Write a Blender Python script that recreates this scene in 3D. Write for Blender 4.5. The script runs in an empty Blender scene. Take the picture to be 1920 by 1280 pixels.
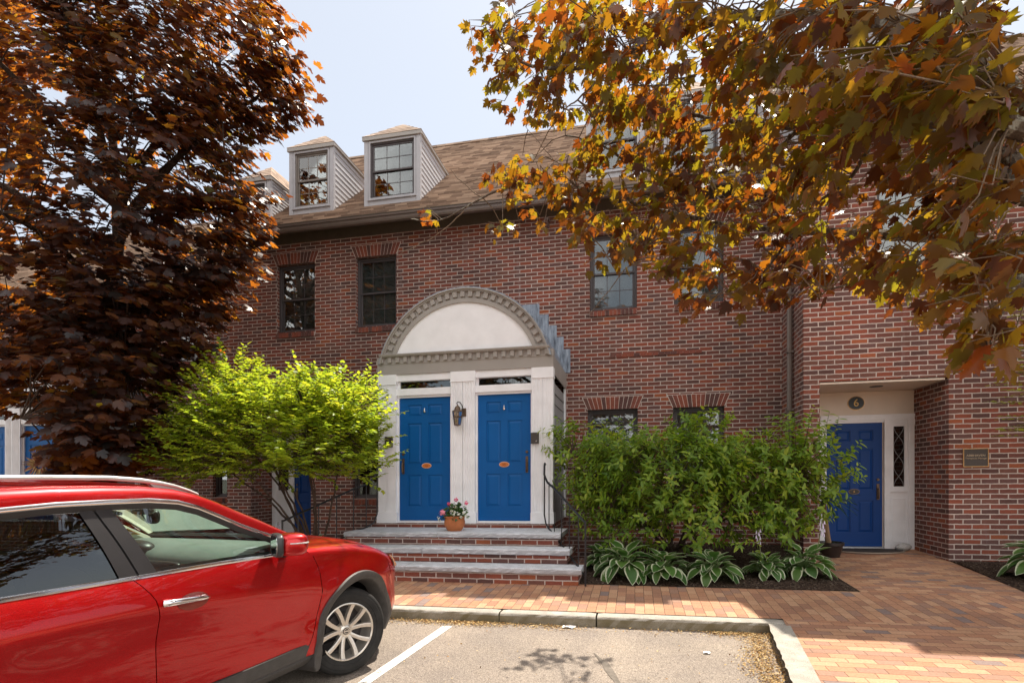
import bpy, bmesh, math, random
import numpy as np
from mathutils import Vector, Matrix
random.seed(7)
RNG = np.random.default_rng(7)
scene = bpy.context.scene
COL = scene.collection
KZ = 0.0115            # the row of houses and the pavement fall gently to the left
def sh(p): return (p[0], p[1], p[2] + KZ * p[0])

# ------------------------------------------------------------------ camera
F_PX, YAW, CY = 1085.0, 0.2093, 895.0
cam_data = bpy.data.cameras.new("camera"); cam = bpy.data.objects.new("camera", cam_data)
COL.objects.link(cam); scene.camera = cam
cam_data.sensor_fit = 'HORIZONTAL'; cam_data.sensor_width = 36.0
cam_data.lens = 36.0 * F_PX / 1920.0
cam_data.shift_y = (CY - 640.0) / 1920.0
cam_data.clip_start = 0.05; cam_data.clip_end = 2000
cam.location = (0, 0, 0); cam.rotation_euler = (math.pi / 2, 0, YAW)
CS, CC = math.sin(YAW), math.cos(YAW)
def at(px, py, t):
    """point at depth t (metres along the view axis) that the photo shows at pixel px, py"""
    u = (px - 960) / F_PX; v = (CY - py) / F_PX
    X = t * (-CS + u * CC); return (X, t * (CC + u * CS), t * v - KZ * X)

# ------------------------------------------------------------------ object helpers
def tag(o, label=None, cat=None, group=None, kind=None):
    if label: o['label'] = label
    if cat: o['category'] = cat
    if group: o['group'] = group
    if kind: o['kind'] = kind
    return o
def thing(name, label, cat, loc=(0, 0, 0), group=None):
    o = bpy.data.objects.new(name, None); COL.objects.link(o)
    o.empty_display_size = 0.1
    o.location = sh(loc); return tag(o, label, cat, group)
def worldloc(o):
    v = Vector((0, 0, 0))
    while o is not None: v += o.location; o = o.parent
    return v
class MB:
    def __init__(s): s.v = []; s.f = []; s.m = []
    def add(s, vs, fs, mi=0):
        b = len(s.v); s.v += [tuple(p) for p in vs]
        for f in fs: s.f.append(tuple(i + b for i in f)); s.m.append(mi)
        return s
    def quad(s, a, b, c, d, mi=0): return s.add([a, b, c, d], [(0, 1, 2, 3)], mi)
    def box(s, x0, x1, y0, y1, z0, z1, mi=0):
        vs = [(x, y, z) for z in (z0, z1) for y in (y0, y1) for x in (x0, x1)]
        return s.add(vs, [(0, 2, 3, 1), (4, 5, 7, 6), (0, 1, 5, 4), (2, 6, 7, 3), (0, 4, 6, 2), (1, 3, 7, 5)], mi)
    def prism(s, poly, axis, a, b, mi=0):
        """poly: 2D outline; axis 'y': (x,z) extruded in y; 'x': (y,z); 'z': (x,y)"""
        def P(p, t):
            return (p[0], t, p[1]) if axis == 'y' else ((t, p[0], p[1]) if axis == 'x' else (p[0], p[1], t))
        n = len(poly); vs = [P(p, a) for p in poly] + [P(p, b) for p in poly]
        fs = [tuple(range(n))[::-1], tuple(range(n, 2 * n))] + [(i, (i + 1) % n, n + (i + 1) % n, n + i) for i in range(n)]
        return s.add(vs, fs, mi)
    def grid(s, rows, mi=0, closed=False):
        nr, nc = len(rows), len(rows[0]); vs = [p for r in rows for p in r]; fs = []
        for i in range(nr - 1):
            for j in range(nc if closed else nc - 1):
                k = (j + 1) % nc
                fs.append((i * nc + j, i * nc + k, (i + 1) * nc + k, (i + 1) * nc + j))
        return s.add(vs, fs, mi)
    def tube(s, path, r, n=8, mi=0, cap=True):
        pts = [Vector(p) for p in path]; rs = r if hasattr(r, '__len__') else [r] * len(pts); rows = []
        prev = None
        for i, p in enumerate(pts):
            d = (pts[min(i + 1, len(pts) - 1)] - pts[max(i - 1, 0)])
            d = d.normalized() if d.length > 1e-9 else Vector((0, 0, 1))
            if prev is None:
                a = d.orthogonal().normalized()
            else:
                a = prev - d * prev.dot(d)
                a = a.normalized() if a.length > 1e-6 else d.orthogonal().normalized()
            prev = a; b = d.cross(a)
            rows.append([tuple(p + (a * math.cos(2 * math.pi * k / n) + b * math.sin(2 * math.pi * k / n)) * rs[i]) for k in range(n)])
        s.grid(rows, mi, closed=True)
        if cap:
            s.add(rows[0], [tuple(range(n))[::-1]], mi); s.add(rows[-1], [tuple(range(n))], mi)
        return s
    def lathe(s, prof, c, n=24, mi=0, axis='z'):
        rows = []
        for r, h in prof:
            row = []
            for k in range(n):
                a = 2 * math.pi * k / n; ca, sa = r * math.cos(a), r * math.sin(a)
                row.append((c[0] + ca, c[1] + sa, c[2] + h) if axis == 'z' else ((c[0] + ca, c[1] + h, c[2] + sa) if axis == 'y' else (c[0] + h, c[1] + ca, c[2] + sa)))
            rows.append(row)
        return s.grid(rows, mi, closed=True)
    def xform(s, fn):
        s.v = [tuple(fn(p)) for p in s.v]; return s
    def build(s, name, mats, parent=None, smooth=False, bevel=0.0, swap=False, shear=True, angle=40):
        me = bpy.data.meshes.new(name)
        base = worldloc(parent) if parent is not None else Vector((0, 0, 0))
        V = [(p[0] - base[0], p[1] - base[1], (p[2] + (KZ * p[0] if shear else 0)) - base[2]) for p in s.v]
        me.from_pydata(V, [], s.f)
        if not isinstance(mats, (list, tuple)): mats = [mats]
        for m in mats: me.materials.append(m)
        if len(mats) > 1: me.polygons.foreach_set('material_index', s.m)
        uvl = me.uv_layers.new(name='uv')
        uvs = np.zeros((len(me.loops), 2), dtype=np.float32)
        for p in me.polygons:
            n = p.normal; ax, ay, az = abs(n.x), abs(n.y), abs(n.z)
            for li in p.loop_indices:
                w = s.v[me.loops[li].vertex_index]
                if az >= ax and az >= ay: uv = (w[0], w[1])
                elif ay >= ax: uv = (w[0], w[2])
                else: uv = (w[1], w[2])
                uvs[li] = (uv[1], uv[0]) if swap else uv
        uvl.data.foreach_set('uv', uvs.ravel())
        if smooth:
            me.polygons.foreach_set('use_smooth', [True] * len(me.polygons))
            if angle < 180: me.set_sharp_from_angle(angle=math.radians(angle))
        me.update()
        o = bpy.data.objects.new(name, me); COL.objects.link(o)
        if parent is not None: o.parent = parent
        if bevel > 0:
            b = o.modifiers.new('bevel', 'BEVEL'); b.width = bevel; b.segments = 2; b.limit_method = 'ANGLE'; b.angle_limit = math.radians(35)
        return o
def recalc(o):
    bm = bmesh.new(); bm.from_mesh(o.data); bmesh.ops.recalc_face_normals(bm, faces=bm.faces); bm.to_mesh(o.data); bm.free(); return o

def leaf_object(name, mat, tv, tf, P, D, Nn, size, parent=None, edge=None, tone=None, curl=None):
    """one mesh of many leaves: template verts tv (x across, y along, z), faces tf; positions P, directions D, normals Nn"""
    P = np.asarray(P, float); D = np.asarray(D, float); Nn = np.asarray(Nn, float); size = np.asarray(size, float)
    D /= np.linalg.norm(D, axis=1)[:, None] + 1e-9
    Xa = np.cross(D, Nn); Xa /= np.linalg.norm(Xa, axis=1)[:, None] + 1e-9
    Na = np.cross(Xa, D)
    tv = np.asarray(tv, float); n = len(P); nv = len(tv)
    z = np.repeat(tv[None, :, 2], n, 0)
    if curl is not None: z = z - np.asarray(curl)[:, None] * (tv[None, :, 1] ** 2)
    V = P[:, None, :] + size[:, None, None] * (tv[None, :, 0:1] * Xa[:, None, :] + tv[None, :, 1:2] * D[:, None, :] + z[:, :, None] * Na[:, None, :])
    V = V.reshape(-1, 3); V[:, 2] += KZ * V[:, 0]
    if parent is not None: V -= np.array(worldloc(parent))[None, :]
    lens = np.array([len(f) for f in tf]); flat = np.concatenate([np.array(f) for f in tf])
    loops = (flat[None, :] + (np.arange(n) * nv)[:, None]).ravel()
    tot = np.tile(lens, n); start = np.concatenate([[0], np.cumsum(tot)[:-1]])
    me = bpy.data.meshes.new(name)
    me.vertices.add(n * nv); me.vertices.foreach_set('co', V.astype(np.float32).ravel())
    me.loops.add(len(loops)); me.loops.foreach_set('vertex_index', loops.astype(np.int32))
    me.polygons.add(len(tot)); me.polygons.foreach_set('loop_start', start.astype(np.int32)); me.polygons.foreach_set('loop_total', tot.astype(np.int32))
    me.update(calc_edges=True)
    if edge is not None:
        a = me.attributes.new('edge', 'FLOAT', 'POINT'); a.data.foreach_set('value', np.tile(np.asarray(edge, np.float32), n))
    if tone is not None:
        a = me.attributes.new('tone', 'FLOAT', 'POINT'); a.data.foreach_set('value', np.repeat(np.asarray(tone, np.float32), nv))
    me.materials.append(mat)
    o = bpy.data.objects.new(name, me); COL.objects.link(o)
    if parent is not None: o.parent = parent
    return o

# ------------------------------------------------------------------ materials
class NT:
    def __init__(s, name):
        s.mat = bpy.data.materials.new(name); s.mat.use_nodes = True
        s.t = s.mat.node_tree; s.t.nodes.clear(); s.out = s.n('ShaderNodeOutputMaterial')
    def n(s, kind, inp=None, **kw):
        nd = s.t.nodes.new(kind)
        for k, v in kw.items(): setattr(nd, k, v)
        if inp:
            for k, v in inp.items(): s.set(nd, k, v)
        return nd
    def set(s, nd, k, v):
        sock = nd.inputs[k]
        if isinstance(v, bpy.types.NodeSocket): s.t.links.new(v, sock)
        elif hasattr(v, 'outputs'): s.t.links.new(v.outputs[0], sock)
        else:
            if sock.type == 'RGBA' and len(v) == 3: v = (*v, 1)
            sock.default_value = v
    def ramp(s, fac, stops, interp='LINEAR'):
        r = s.n('ShaderNodeValToRGB', {'Fac': fac}); cr = r.color_ramp; cr.interpolation = interp
        while len(cr.elements) > 1: cr.elements.remove(cr.elements[-1])
        cr.elements[0].position = stops[0][0]; cr.elements[0].color = (*stops[0][1], 1)
        for p, c in stops[1:]:
            e = cr.elements.new(p); e.color = (*c, 1)
        return r.outputs[0]
    def noise(s, vec, scale, detail=4, rough=0.55):
        nd = s.n('ShaderNodeTexNoise', {'Scale': scale, 'Detail': detail, 'Roughness': rough})
        if vec is not None: s.set(nd, 'Vector', vec)
        return nd.outputs[0]
    def math(s, op, a, b=0.0, clamp=False):
        nd = s.n('ShaderNodeMath', operation=op, use_clamp=clamp); s.set(nd, 0, a); s.set(nd, 1, b); return nd.outputs[0]
    def mix(s, fac, a, b, mode='MIX'):
        nd = s.n('ShaderNodeMix', data_type='RGBA', blend_type=mode); nd.inputs[0].default_value = 0
        s.set(nd, 0, fac); s.set(nd, 6, a); s.set(nd, 7, b); return nd.outputs[2]
    def uv(s): return s.n('ShaderNodeUVMap', uv_map='uv').outputs[0]
    def obj(s): return s.n('ShaderNodeNewGeometry').outputs['Position']
    def bump(s, h, strength=0.4, dist=0.01, normal=None):
        nd = s.n('ShaderNodeBump', {'Height': h, 'Strength': strength, 'Distance': dist})
        if normal is not None: s.set(nd, 'Normal', normal)
        return nd.outputs[0]
    def pbr(s, color, rough=0.6, normal=None, spec=0.5, metal=0.0, coat=0.0, **kw):
        b = s.n('ShaderNodeBsdfPrincipled', {'Base Color': color, 'Roughness': rough, 'Specular IOR Level': spec, 'Metallic': metal, 'Coat Weight': coat})
        if coat: b.inputs['Coat Roughness'].default_value = 0.03
        if normal is not None: s.set(b, 'Normal', normal)
        for k, v in kw.items(): s.set(b, k, v)
        return s.done(b.outputs[0])
    def done(s, sh_):
        s.t.links.new(sh_, s.out.inputs[0]); return s.mat

def m_plain(name, c, rough=0.6, spec=0.4, metal=0.0, var=0.12, scale=6.0, bump=0.0, coat=0.0):
    t = NT(name); p = t.obj(); nz = t.noise(p, scale, 5)
    lo = tuple(max(0, x * (1 - var)) for x in c); hi = tuple(min(1, x * (1 + var)) for x in c)
    col = t.ramp(nz, [(0.3, lo), (0.7, hi)])
    nr = t.bump(t.noise(p, scale * 25, 3), bump, 0.004) if bump else None
    return t.pbr(col, rough, nr, spec, metal, coat)

def m_brick(name, w=0.2255, h=0.0723, mortar=0.0085, pal=None, mcol=(0.55, 0.46, 0.41), bump=0.6, weather=0.34):
    t = NT(name); uv = t.uv()
    dn = t.n('ShaderNodeTexNoise', {'Vector': uv, 'Scale': 14.0, 'Detail': 3.0})
    off = t.n('ShaderNodeVectorMath', operation='SUBTRACT'); t.set(off, 0, dn.outputs[1]); t.set(off, 1, (0.5, 0.5, 0.5))
    sc = t.n('ShaderNodeVectorMath', operation='SCALE'); t.set(sc, 0, off); t.set(sc, 'Scale', 0.012)
    ad = t.n('ShaderNodeVectorMath', operation='ADD'); t.set(ad, 0, uv); t.set(ad, 1, sc)
    br = t.n('ShaderNodeTexBrick', {'Vector': ad, 'Color1': (0, 0, 0), 'Color2': (1, 1, 1), 'Mortar': (0, 0, 0), 'Scale': 1.0, 'Mortar Size': mortar,
             'Mortar Smooth': 0.25, 'Bias': 0.0, 'Brick Width': w, 'Row Height': h})
    pal = pal or [(0.0, (0.115, 0.058, 0.050)), (0.12, (0.165, 0.064, 0.050)), (0.34, (0.225, 0.070, 0.049)), (0.52, (0.175, 0.078, 0.060)), (0.70, (0.255, 0.076, 0.047)), (0.87, (0.145, 0.074, 0.066)), (0.95, (0.31, 0.095, 0.045))]
    c = t.ramp(br.outputs[0], pal, 'CONSTANT')
    n1 = t.noise(uv, 55, 6, 0.65); n2 = t.noise(uv, 0.7, 6, 0.62)
    c = t.mix(1.0, c, t.ramp(n1, [(0.25, (0.72, 0.72, 0.72)), (0.75, (1.25, 1.22, 1.2))]), 'MULTIPLY')
    mc = t.mix(t.noise(uv, 30, 4), tuple(x * 0.72 for x in mcol), tuple(min(1, x * 1.12) for x in mcol))
    c = t.mix(br.outputs['Fac'], c, mc)
    c = t.mix(1.0, c, t.ramp(n2, [(0.3, (1 - weather,) * 3), (0.7, (1.12, 1.1, 1.1))]), 'MULTIPLY')
    if name == 'red brick wall':   # rain streaks and a bloom of lime below the sills
        mp = t.n('ShaderNodeMapping', {'Vector': uv, 'Scale': (3.2, 0.35, 1)}); st = t.noise(mp.outputs[0], 1.0, 5, 0.65)
        c = t.mix(t.ramp(st, [(0.60, (0, 0, 0)), (0.78, (0.38,) * 3)]), c, (0.30, 0.26, 0.26)); c = t.mix(t.ramp(st, [(0.22, (0.5,) * 3), (0.36, (0, 0, 0))]), c, (0.06, 0.04, 0.035))
    hgt = t.math('ADD', t.math('MULTIPLY', t.math('SUBTRACT', 1.0, br.outputs['Fac']), 1.0), t.math('MULTIPLY', n1, 0.35))
    return t.pbr(c, 0.85, t.bump(hgt, bump, 0.006), 0.25)

def m_leaf(name, stops, trans, tw=0.5, rough=0.45, spec=0.35, edge=None):
    """stops: reflectance colours across leaves; trans: transmitted colours across leaves"""
    t = NT(name); g = t.n('ShaderNodeNewGeometry'); r = g.outputs['Random Per Island']
    nz = t.noise(t.obj(), 1.1, 2)
    f = t.math('ADD', t.math('MULTIPLY', r, 0.75), t.math('SUBTRACT', t.math('MULTIPLY', nz, 0.9), 0.32), True)
    c = t.ramp(f, stops); tc = t.ramp(f, trans)
    if edge is not None:
        e = t.n('ShaderNodeAttribute', attribute_name='edge').outputs['Fac']
        m = t.ramp(e, [(0.80, (0, 0, 0)), (0.90, (1, 1, 1))]); c = t.mix(m, c, edge); tc = t.mix(m, tc, edge)
    b = t.n('ShaderNodeBsdfPrincipled', {'Base Color': c, 'Roughness': rough, 'Specular IOR Level': spec})
    tr = t.n('ShaderNodeBsdfTranslucent', {'Color': tc})
    mx = t.n('ShaderNodeMixShader', {0: tw}); t.t.links.new(b.outputs[0], mx.inputs[1]); t.t.links.new(tr.outputs[0], mx.inputs[2])
    return t.done(mx.outputs[0])

def m_glass(name, tint=(0.75, 0.8, 0.8), see=0.75, wav=0.0):
    t = NT(name)
    tr = t.n('ShaderNodeBsdfTransparent', {'Color': tuple(x * see for x in tint)})
    gl = t.n('ShaderNodeBsdfGlossy', {'Color': (1, 1, 1), 'Roughness': 0.01})
    if wav: t.set(gl, 'Normal', t.bump(t.noise(t.obj(), 1.3, 1), wav, 0.05))
    fr = t.n('ShaderNodeFresnel', {'IOR': 1.55})
    fac = t.math('ADD', t.math('MULTIPLY', fr.outputs[0], 1.5), 0.03, True)
    mx = t.n('ShaderNodeMixShader'); t.set(mx, 0, fac); t.t.links.new(tr.outputs[0], mx.inputs[1]); t.t.links.new(gl.outputs[0], mx.inputs[2])
    return t.done(mx.outputs[0])

def m_island(name, stops, rough=0.85, nscale=40, var=0.3):
    t = NT(name); r = t.n('ShaderNodeNewGeometry').outputs['Random Per Island']
    c = t.ramp(r, stops, 'CONSTANT'); nz = t.noise(t.obj(), nscale, 5)
    c = t.mix(1.0, c, t.ramp(nz, [(0.3, (1 - var,) * 3), (0.7, (1 + var,) * 3)]), 'MULTIPLY')
    return t.pbr(c, rough, t.bump(nz, 0.3, 0.004), 0.25)

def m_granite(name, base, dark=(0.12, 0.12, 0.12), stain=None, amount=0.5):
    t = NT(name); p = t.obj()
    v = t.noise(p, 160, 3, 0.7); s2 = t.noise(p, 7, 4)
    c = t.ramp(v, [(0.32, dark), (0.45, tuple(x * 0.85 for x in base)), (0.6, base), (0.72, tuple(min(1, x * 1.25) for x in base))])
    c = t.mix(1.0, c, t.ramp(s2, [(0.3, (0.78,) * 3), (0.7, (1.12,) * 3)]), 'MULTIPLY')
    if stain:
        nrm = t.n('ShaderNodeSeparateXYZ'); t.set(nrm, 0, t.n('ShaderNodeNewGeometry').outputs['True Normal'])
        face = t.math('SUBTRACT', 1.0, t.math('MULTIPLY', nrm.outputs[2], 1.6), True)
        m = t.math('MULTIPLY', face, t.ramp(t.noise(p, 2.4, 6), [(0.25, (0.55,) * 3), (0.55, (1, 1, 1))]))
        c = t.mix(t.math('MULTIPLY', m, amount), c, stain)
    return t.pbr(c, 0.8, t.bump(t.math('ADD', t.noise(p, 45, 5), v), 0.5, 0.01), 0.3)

BR = m_brick('red brick wall')
BR_ISL = m_island('lintel brick', [(0, (0.11, 0.052, 0.045)), (0.3, (0.20, 0.066, 0.048)), (0.55, (0.145, 0.068, 0.055)), (0.75, (0.235, 0.072, 0.046))])
MORT = m_plain('mortar', (0.60, 0.52, 0.46), 0.9, 0.2)
PAVE_PAL = [(0.0, (0.42, 0.215, 0.125)), (0.16, (0.35, 0.185, 0.118)), (0.3, (0.47, 0.265, 0.155)), (0.48, (0.34, 0.20, 0.14)), (0.62, (0.44, 0.235, 0.14)), (0.78, (0.51, 0.305, 0.185)), (0.955, (0.25, 0.185, 0.165))]
PAVE = m_brick('brick pavers', 0.205, 0.1015, 0.0028, PAVE_PAL, (0.10, 0.065, 0.045), 0.5, 0.2)
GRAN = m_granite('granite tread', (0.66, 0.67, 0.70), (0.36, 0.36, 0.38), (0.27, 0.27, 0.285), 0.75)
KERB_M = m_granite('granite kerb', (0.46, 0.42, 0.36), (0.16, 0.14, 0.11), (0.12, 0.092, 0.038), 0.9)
WHITE = m_plain('white trim paint', (0.84, 0.845, 0.87), 0.45, 0.4, var=0.06, scale=4)
TAUPE = m_plain('taupe trim paint', (0.335, 0.31, 0.285), 0.5, 0.4, var=0.05, scale=3)
CREAM = m_plain('cream panel paint', (0.70, 0.60, 0.50), 0.5, 0.4, var=0.05, scale=3)
SIDING = m_plain('grey siding paint', (0.27, 0.265, 0.265), 0.6, 0.3, var=0.06, scale=4)
DORM_TRIM = m_plain('dormer trim paint', (0.40, 0.395, 0.415), 0.55, 0.3, var=0.05)
WIN_FR = m_plain('bronze window frame', (0.075, 0.065, 0.068), 0.45, 0.4, var=0.08)
GUTTER = m_plain('brown gutter paint', (0.145, 0.115, 0.10), 0.4, 0.5, var=0.08)
FRIEZE = m_plain('olive brown frieze', (0.095, 0.075, 0.055), 0.6, 0.3)
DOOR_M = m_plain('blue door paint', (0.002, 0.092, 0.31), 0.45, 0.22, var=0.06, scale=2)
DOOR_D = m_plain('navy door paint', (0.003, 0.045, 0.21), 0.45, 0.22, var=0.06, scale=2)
BLACK = m_plain('black iron', (0.012, 0.012, 0.014), 0.45, 0.5)
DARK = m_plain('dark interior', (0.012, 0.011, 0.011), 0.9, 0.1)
BLIND = None
def m_blind():
    t = NT('window blind'); p = t.obj(); sx = t.n('ShaderNodeSeparateXYZ'); t.set(sx, 0, p)
    w = t.math('FRACT', t.math('MULTIPLY', sx.outputs[2], 38.0))
    c = t.ramp(w, [(0.0, (0.2, 0.2, 0.2)), (0.25, (0.50, 0.50, 0.49)), (0.85, (0.58, 0.58, 0.56)), (1.0, (0.2, 0.2, 0.2))])
    return t.pbr(c, 0.7, None, 0.2)
BLIND = m_blind()
PALE_BACK = m_plain('pale curtain', (0.62, 0.68, 0.72), 0.9, 0.1, var=0.1)  # pale blue puts the sky's reflection into sheets behind the upper right panes
GLASS = m_glass('window glass', see=0.8, wav=0.006)
GLASS_OLD = m_glass('leaded glass', (0.6, 0.65, 0.6), 0.7, 0.2)
BRASS = m_plain('aged brass', (0.42, 0.24, 0.10), 0.35, 0.5, 0.9, 0.15, 30)
BRASS_D = m_plain('dull bronze', (0.13, 0.085, 0.055), 0.4, 0.5, 0.6, 0.2, 30)
SILVER = m_plain('polished nickel', (0.75, 0.74, 0.72), 0.18, 0.5, 1.0, 0.05)
LEAD = None
def m_lead():
    t = NT('weathered lead flashing'); p = t.obj()
    mp = t.n('ShaderNodeMapping', {'Vector': p, 'Scale': (14, 14, 2.5)})
    nz = t.noise(mp.outputs[0], 1.0, 6, 0.7)
    c = t.ramp(nz, [(0.32, (0.07, 0.085, 0.11)), (0.45, (0.20, 0.235, 0.29)), (0.58, (0.32, 0.37, 0.44)), (0.72, (0.44, 0.48, 0.54))])
    return t.pbr(c, 0.5, t.bump(nz, 0.25, 0.01), 0.4, 0.25)
LEAD = m_lead()
def m_shingle():
    t = NT('tan roof shingles'); uv = t.uv()
    br = t.n('ShaderNodeTexBrick', {'Vector': uv, 'Color1': (0, 0, 0), 'Color2': (1, 1, 1), 'Mortar': (0.3, 0.3, 0.3), 'Scale': 1.0, 'Mortar Size': 0.004, 'Mortar Smooth': 0.1,
             'Brick Width': 0.26, 'Row Height': 0.0976})
    br.offset = 0.37; br.offset_frequency = 3
    c = t.ramp(br.outputs[0], [(0.0, (0.22, 0.155, 0.118)), (0.25, (0.36, 0.26, 0.195)), (0.5, (0.43, 0.315, 0.235)), (0.7, (0.28, 0.20, 0.15)), (0.85, (0.50, 0.37, 0.28))], 'CONSTANT')
    nz = t.noise(uv, 130, 4); n2 = t.noise(uv, 0.8, 4)
    c = t.mix(1.0, c, t.ramp(nz, [(0.25, (0.75,) * 3), (0.75, (1.2,) * 3)]), 'MULTIPLY')
    c = t.mix(1.0, c, t.ramp(n2, [(0.3, (0.82,) * 3), (0.7, (1.12,) * 3)]), 'MULTIPLY')
    return t.pbr(c, 0.9, t.bump(nz, 0.3, 0.004), 0.2)
SHINGLE = m_shingle()
def m_asphalt():
    t = NT('worn asphalt'); p = t.obj()
    v = t.n('ShaderNodeTexVoronoi', {'Vector': p, 'Scale': 150.0}); n1 = t.noise(p, 75, 5, 0.75); n2 = t.noise(p, 1.6, 5); n3 = t.noise(p, 0.45, 3)
    c = t.ramp(v.outputs['Color'], [(0.1, (0.15, 0.125, 0.105)), (0.35, (0.265, 0.22, 0.182)), (0.6, (0.325, 0.272, 0.225)), (0.9, (0.42, 0.36, 0.30))])
    c = t.mix(1.0, c, t.ramp(n1, [(0.3, (0.74,) * 3), (0.7, (1.2,) * 3)]), 'MULTIPLY')
    c = t.mix(1.0, c, t.ramp(n2, [(0.3, (0.84, 0.84, 0.86)), (0.7, (1.1, 1.09, 1.06))]), 'MULTIPLY')
    c = t.mix(1.0, c, t.ramp(n3, [(0.3, (0.9,) * 3), (0.7, (1.06,) * 3)]), 'MULTIPLY')
    oil = t.noise(p, 2.3, 3, 0.5); c = t.mix(t.ramp(oil, [(0.66, (0, 0, 0)), (0.78, (0.35,) * 3)]), c, (0.10, 0.085, 0.075))
    mp = t.n('ShaderNodeMapping', {'Vector': p, 'Scale': (1.6, 0.16, 1)}); c = t.mix(t.ramp(t.noise(mp.outputs[0], 1.0, 4), [(0.5, (0, 0, 0)), (0.72, (0.22,) * 3)]), c, (0.14, 0.12, 0.11))
    return t.pbr(c, 0.92, t.bump(t.math('ADD', v.outputs[0], n1), 0.6, 0.006), 0.2)
ASPH = m_asphalt()
def m_line():
    t = NT('worn white line paint'); p = t.obj(); nz = t.noise(p, 70, 5, 0.75); n2 = t.noise(p, 9, 4)
    f = t.ramp(t.math('ADD', t.math('MULTIPLY', nz, 0.7), t.math('MULTIPLY', n2, 0.3)), [(0.42, (0, 0, 0)), (0.50, (1, 1, 1))])
    c = t.mix(f, (0.33, 0.28, 0.23), (0.83, 0.81, 0.77)); return t.pbr(c, 0.8, t.bump(nz, 0.4, 0.004), 0.2)
LINE_M = m_line()
def m_mulch():
    t = NT('bark mulch'); p = t.obj(); v = t.n('ShaderNodeTexVoronoi', {'Vector': p, 'Scale': 60.0}); n1 = t.noise(p, 25, 5, 0.7)
    c = t.ramp(v.outputs['Color'], [(0.1, (0.022, 0.014, 0.011)), (0.5, (0.06, 0.038, 0.028)), (0.8, (0.10, 0.07, 0.05)), (0.97, (0.21, 0.17, 0.14))])
    return t.pbr(c, 0.95, t.bump(t.math('ADD', v.outputs[0], n1), 1.0, 0.02), 0.1)
MULCH = m_mulch()
def m_bark(name, a, b, lich=None):
    t = NT(name); p = t.obj(); mp = t.n('ShaderNodeMapping', {'Vector': p, 'Scale': (16, 16, 4)})
    nz = t.noise(mp.outputs[0], 1.6, 6, 0.7); c = t.ramp(nz, [(0.3, a), (0.7, b)])
    if lich: c = t.mix(t.ramp(t.noise(p, 22, 4), [(0.52, (0, 0, 0)), (0.62, (1, 1, 1))]), c, lich)
    return t.pbr(c, 0.9, t.bump(nz, 0.8, 0.02), 0.15)
BARK = m_bark('grey brown bark', (0.05, 0.037, 0.028), (0.15, 0.115, 0.085), (0.30, 0.29, 0.24))
BARK_D = m_bark('dark bark', (0.035, 0.024, 0.019), (0.11, 0.075, 0.055))
TWIG = m_bark('pale twig bark', (0.12, 0.085, 0.06), (0.26, 0.19, 0.13))
# ------------------------------------------------------------------ ground
def walk_z(y): return -1.42 + 0.045 * (y - 5.95)
def lot_z(y): return -1.53 + 0.05 * (max(y, 2.0) - 5.9)
def struct(o): o['kind'] = 'structure'; return o
def sheet(name, poly, zf, mat, swap=False, step=None):
    mb = MB(); mb.add([(x, y, zf(y)) for x, y in poly], [tuple(range(len(poly)))]); return struct(mb.build(name, mat, swap=swap))
GND = m_plain('far ground', (0.10, 0.10, 0.08), 0.95, 0.1)
mb = MB(); mb.quad((-400, -400, -1.85), (400, -400, -1.85), (400, 400, -1.85), (-400, 400, -1.85)); struct(mb.build('ground', GND, shear=False))
mb = MB(); mb.grid([[(-40, y, lot_z(y)), (1.3, y, lot_z(y)), (14, y, lot_z(y))] for y in (-40, 2.0, 5.98)]); struct(mb.build('parking_lot', ASPH))
sheet('sidewalk', [(-30, 6.15), (14, 6.15), (14, 7.42), (-30, 7.42)], walk_z, PAVE, swap=True)
sheet('walkway', [(2.57, 7.42), (4.30, 7.42), (4.46, 9.4), (4.46, 10.62), (2.57, 10.62)], lambda y: walk_z(y) , PAVE)
sheet('plaza', [(1.43, 6.15), (1.26, 4.4), (1.02, 2.0), (0.8, 0.0), (0.6, -3.0), (14, -3), (14, 6.15)], walk_z, PAVE)
def bed(name, x0, x1, y0, y1, cut=None):
    nx, ny = int((x1 - x0) / 0.05), int((y1 - y0) / 0.06); rows = []
    for j in range(ny + 1):
        y = y0 + (y1 - y0) * j / ny; r = []
        for i in range(nx + 1):
            x = x0 + (x1 - x0) * i / nx
            if cut: x = max(x, cut(y))
            e = min(1, min(i, nx - i, j, ny - j) / 4)
            r.append((x, y, walk_z(y) + 0.004 + e * (0.035 + random.uniform(-0.018, 0.018))))
        rows.append(r)
    mb = MB(); mb.grid(rows); return struct(mb.build(name, MULCH, smooth=True))
bed('soil', -0.72, 2.56, 7.43, 10.8); bed('soil', -7.9, -4.75, 7.43, 10.8); bed('soil', 4.3, 8.0, 6.9, 9.52, cut=lambda y: 4.30 + 0.15 * (y - 7.42) / 2)
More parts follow.
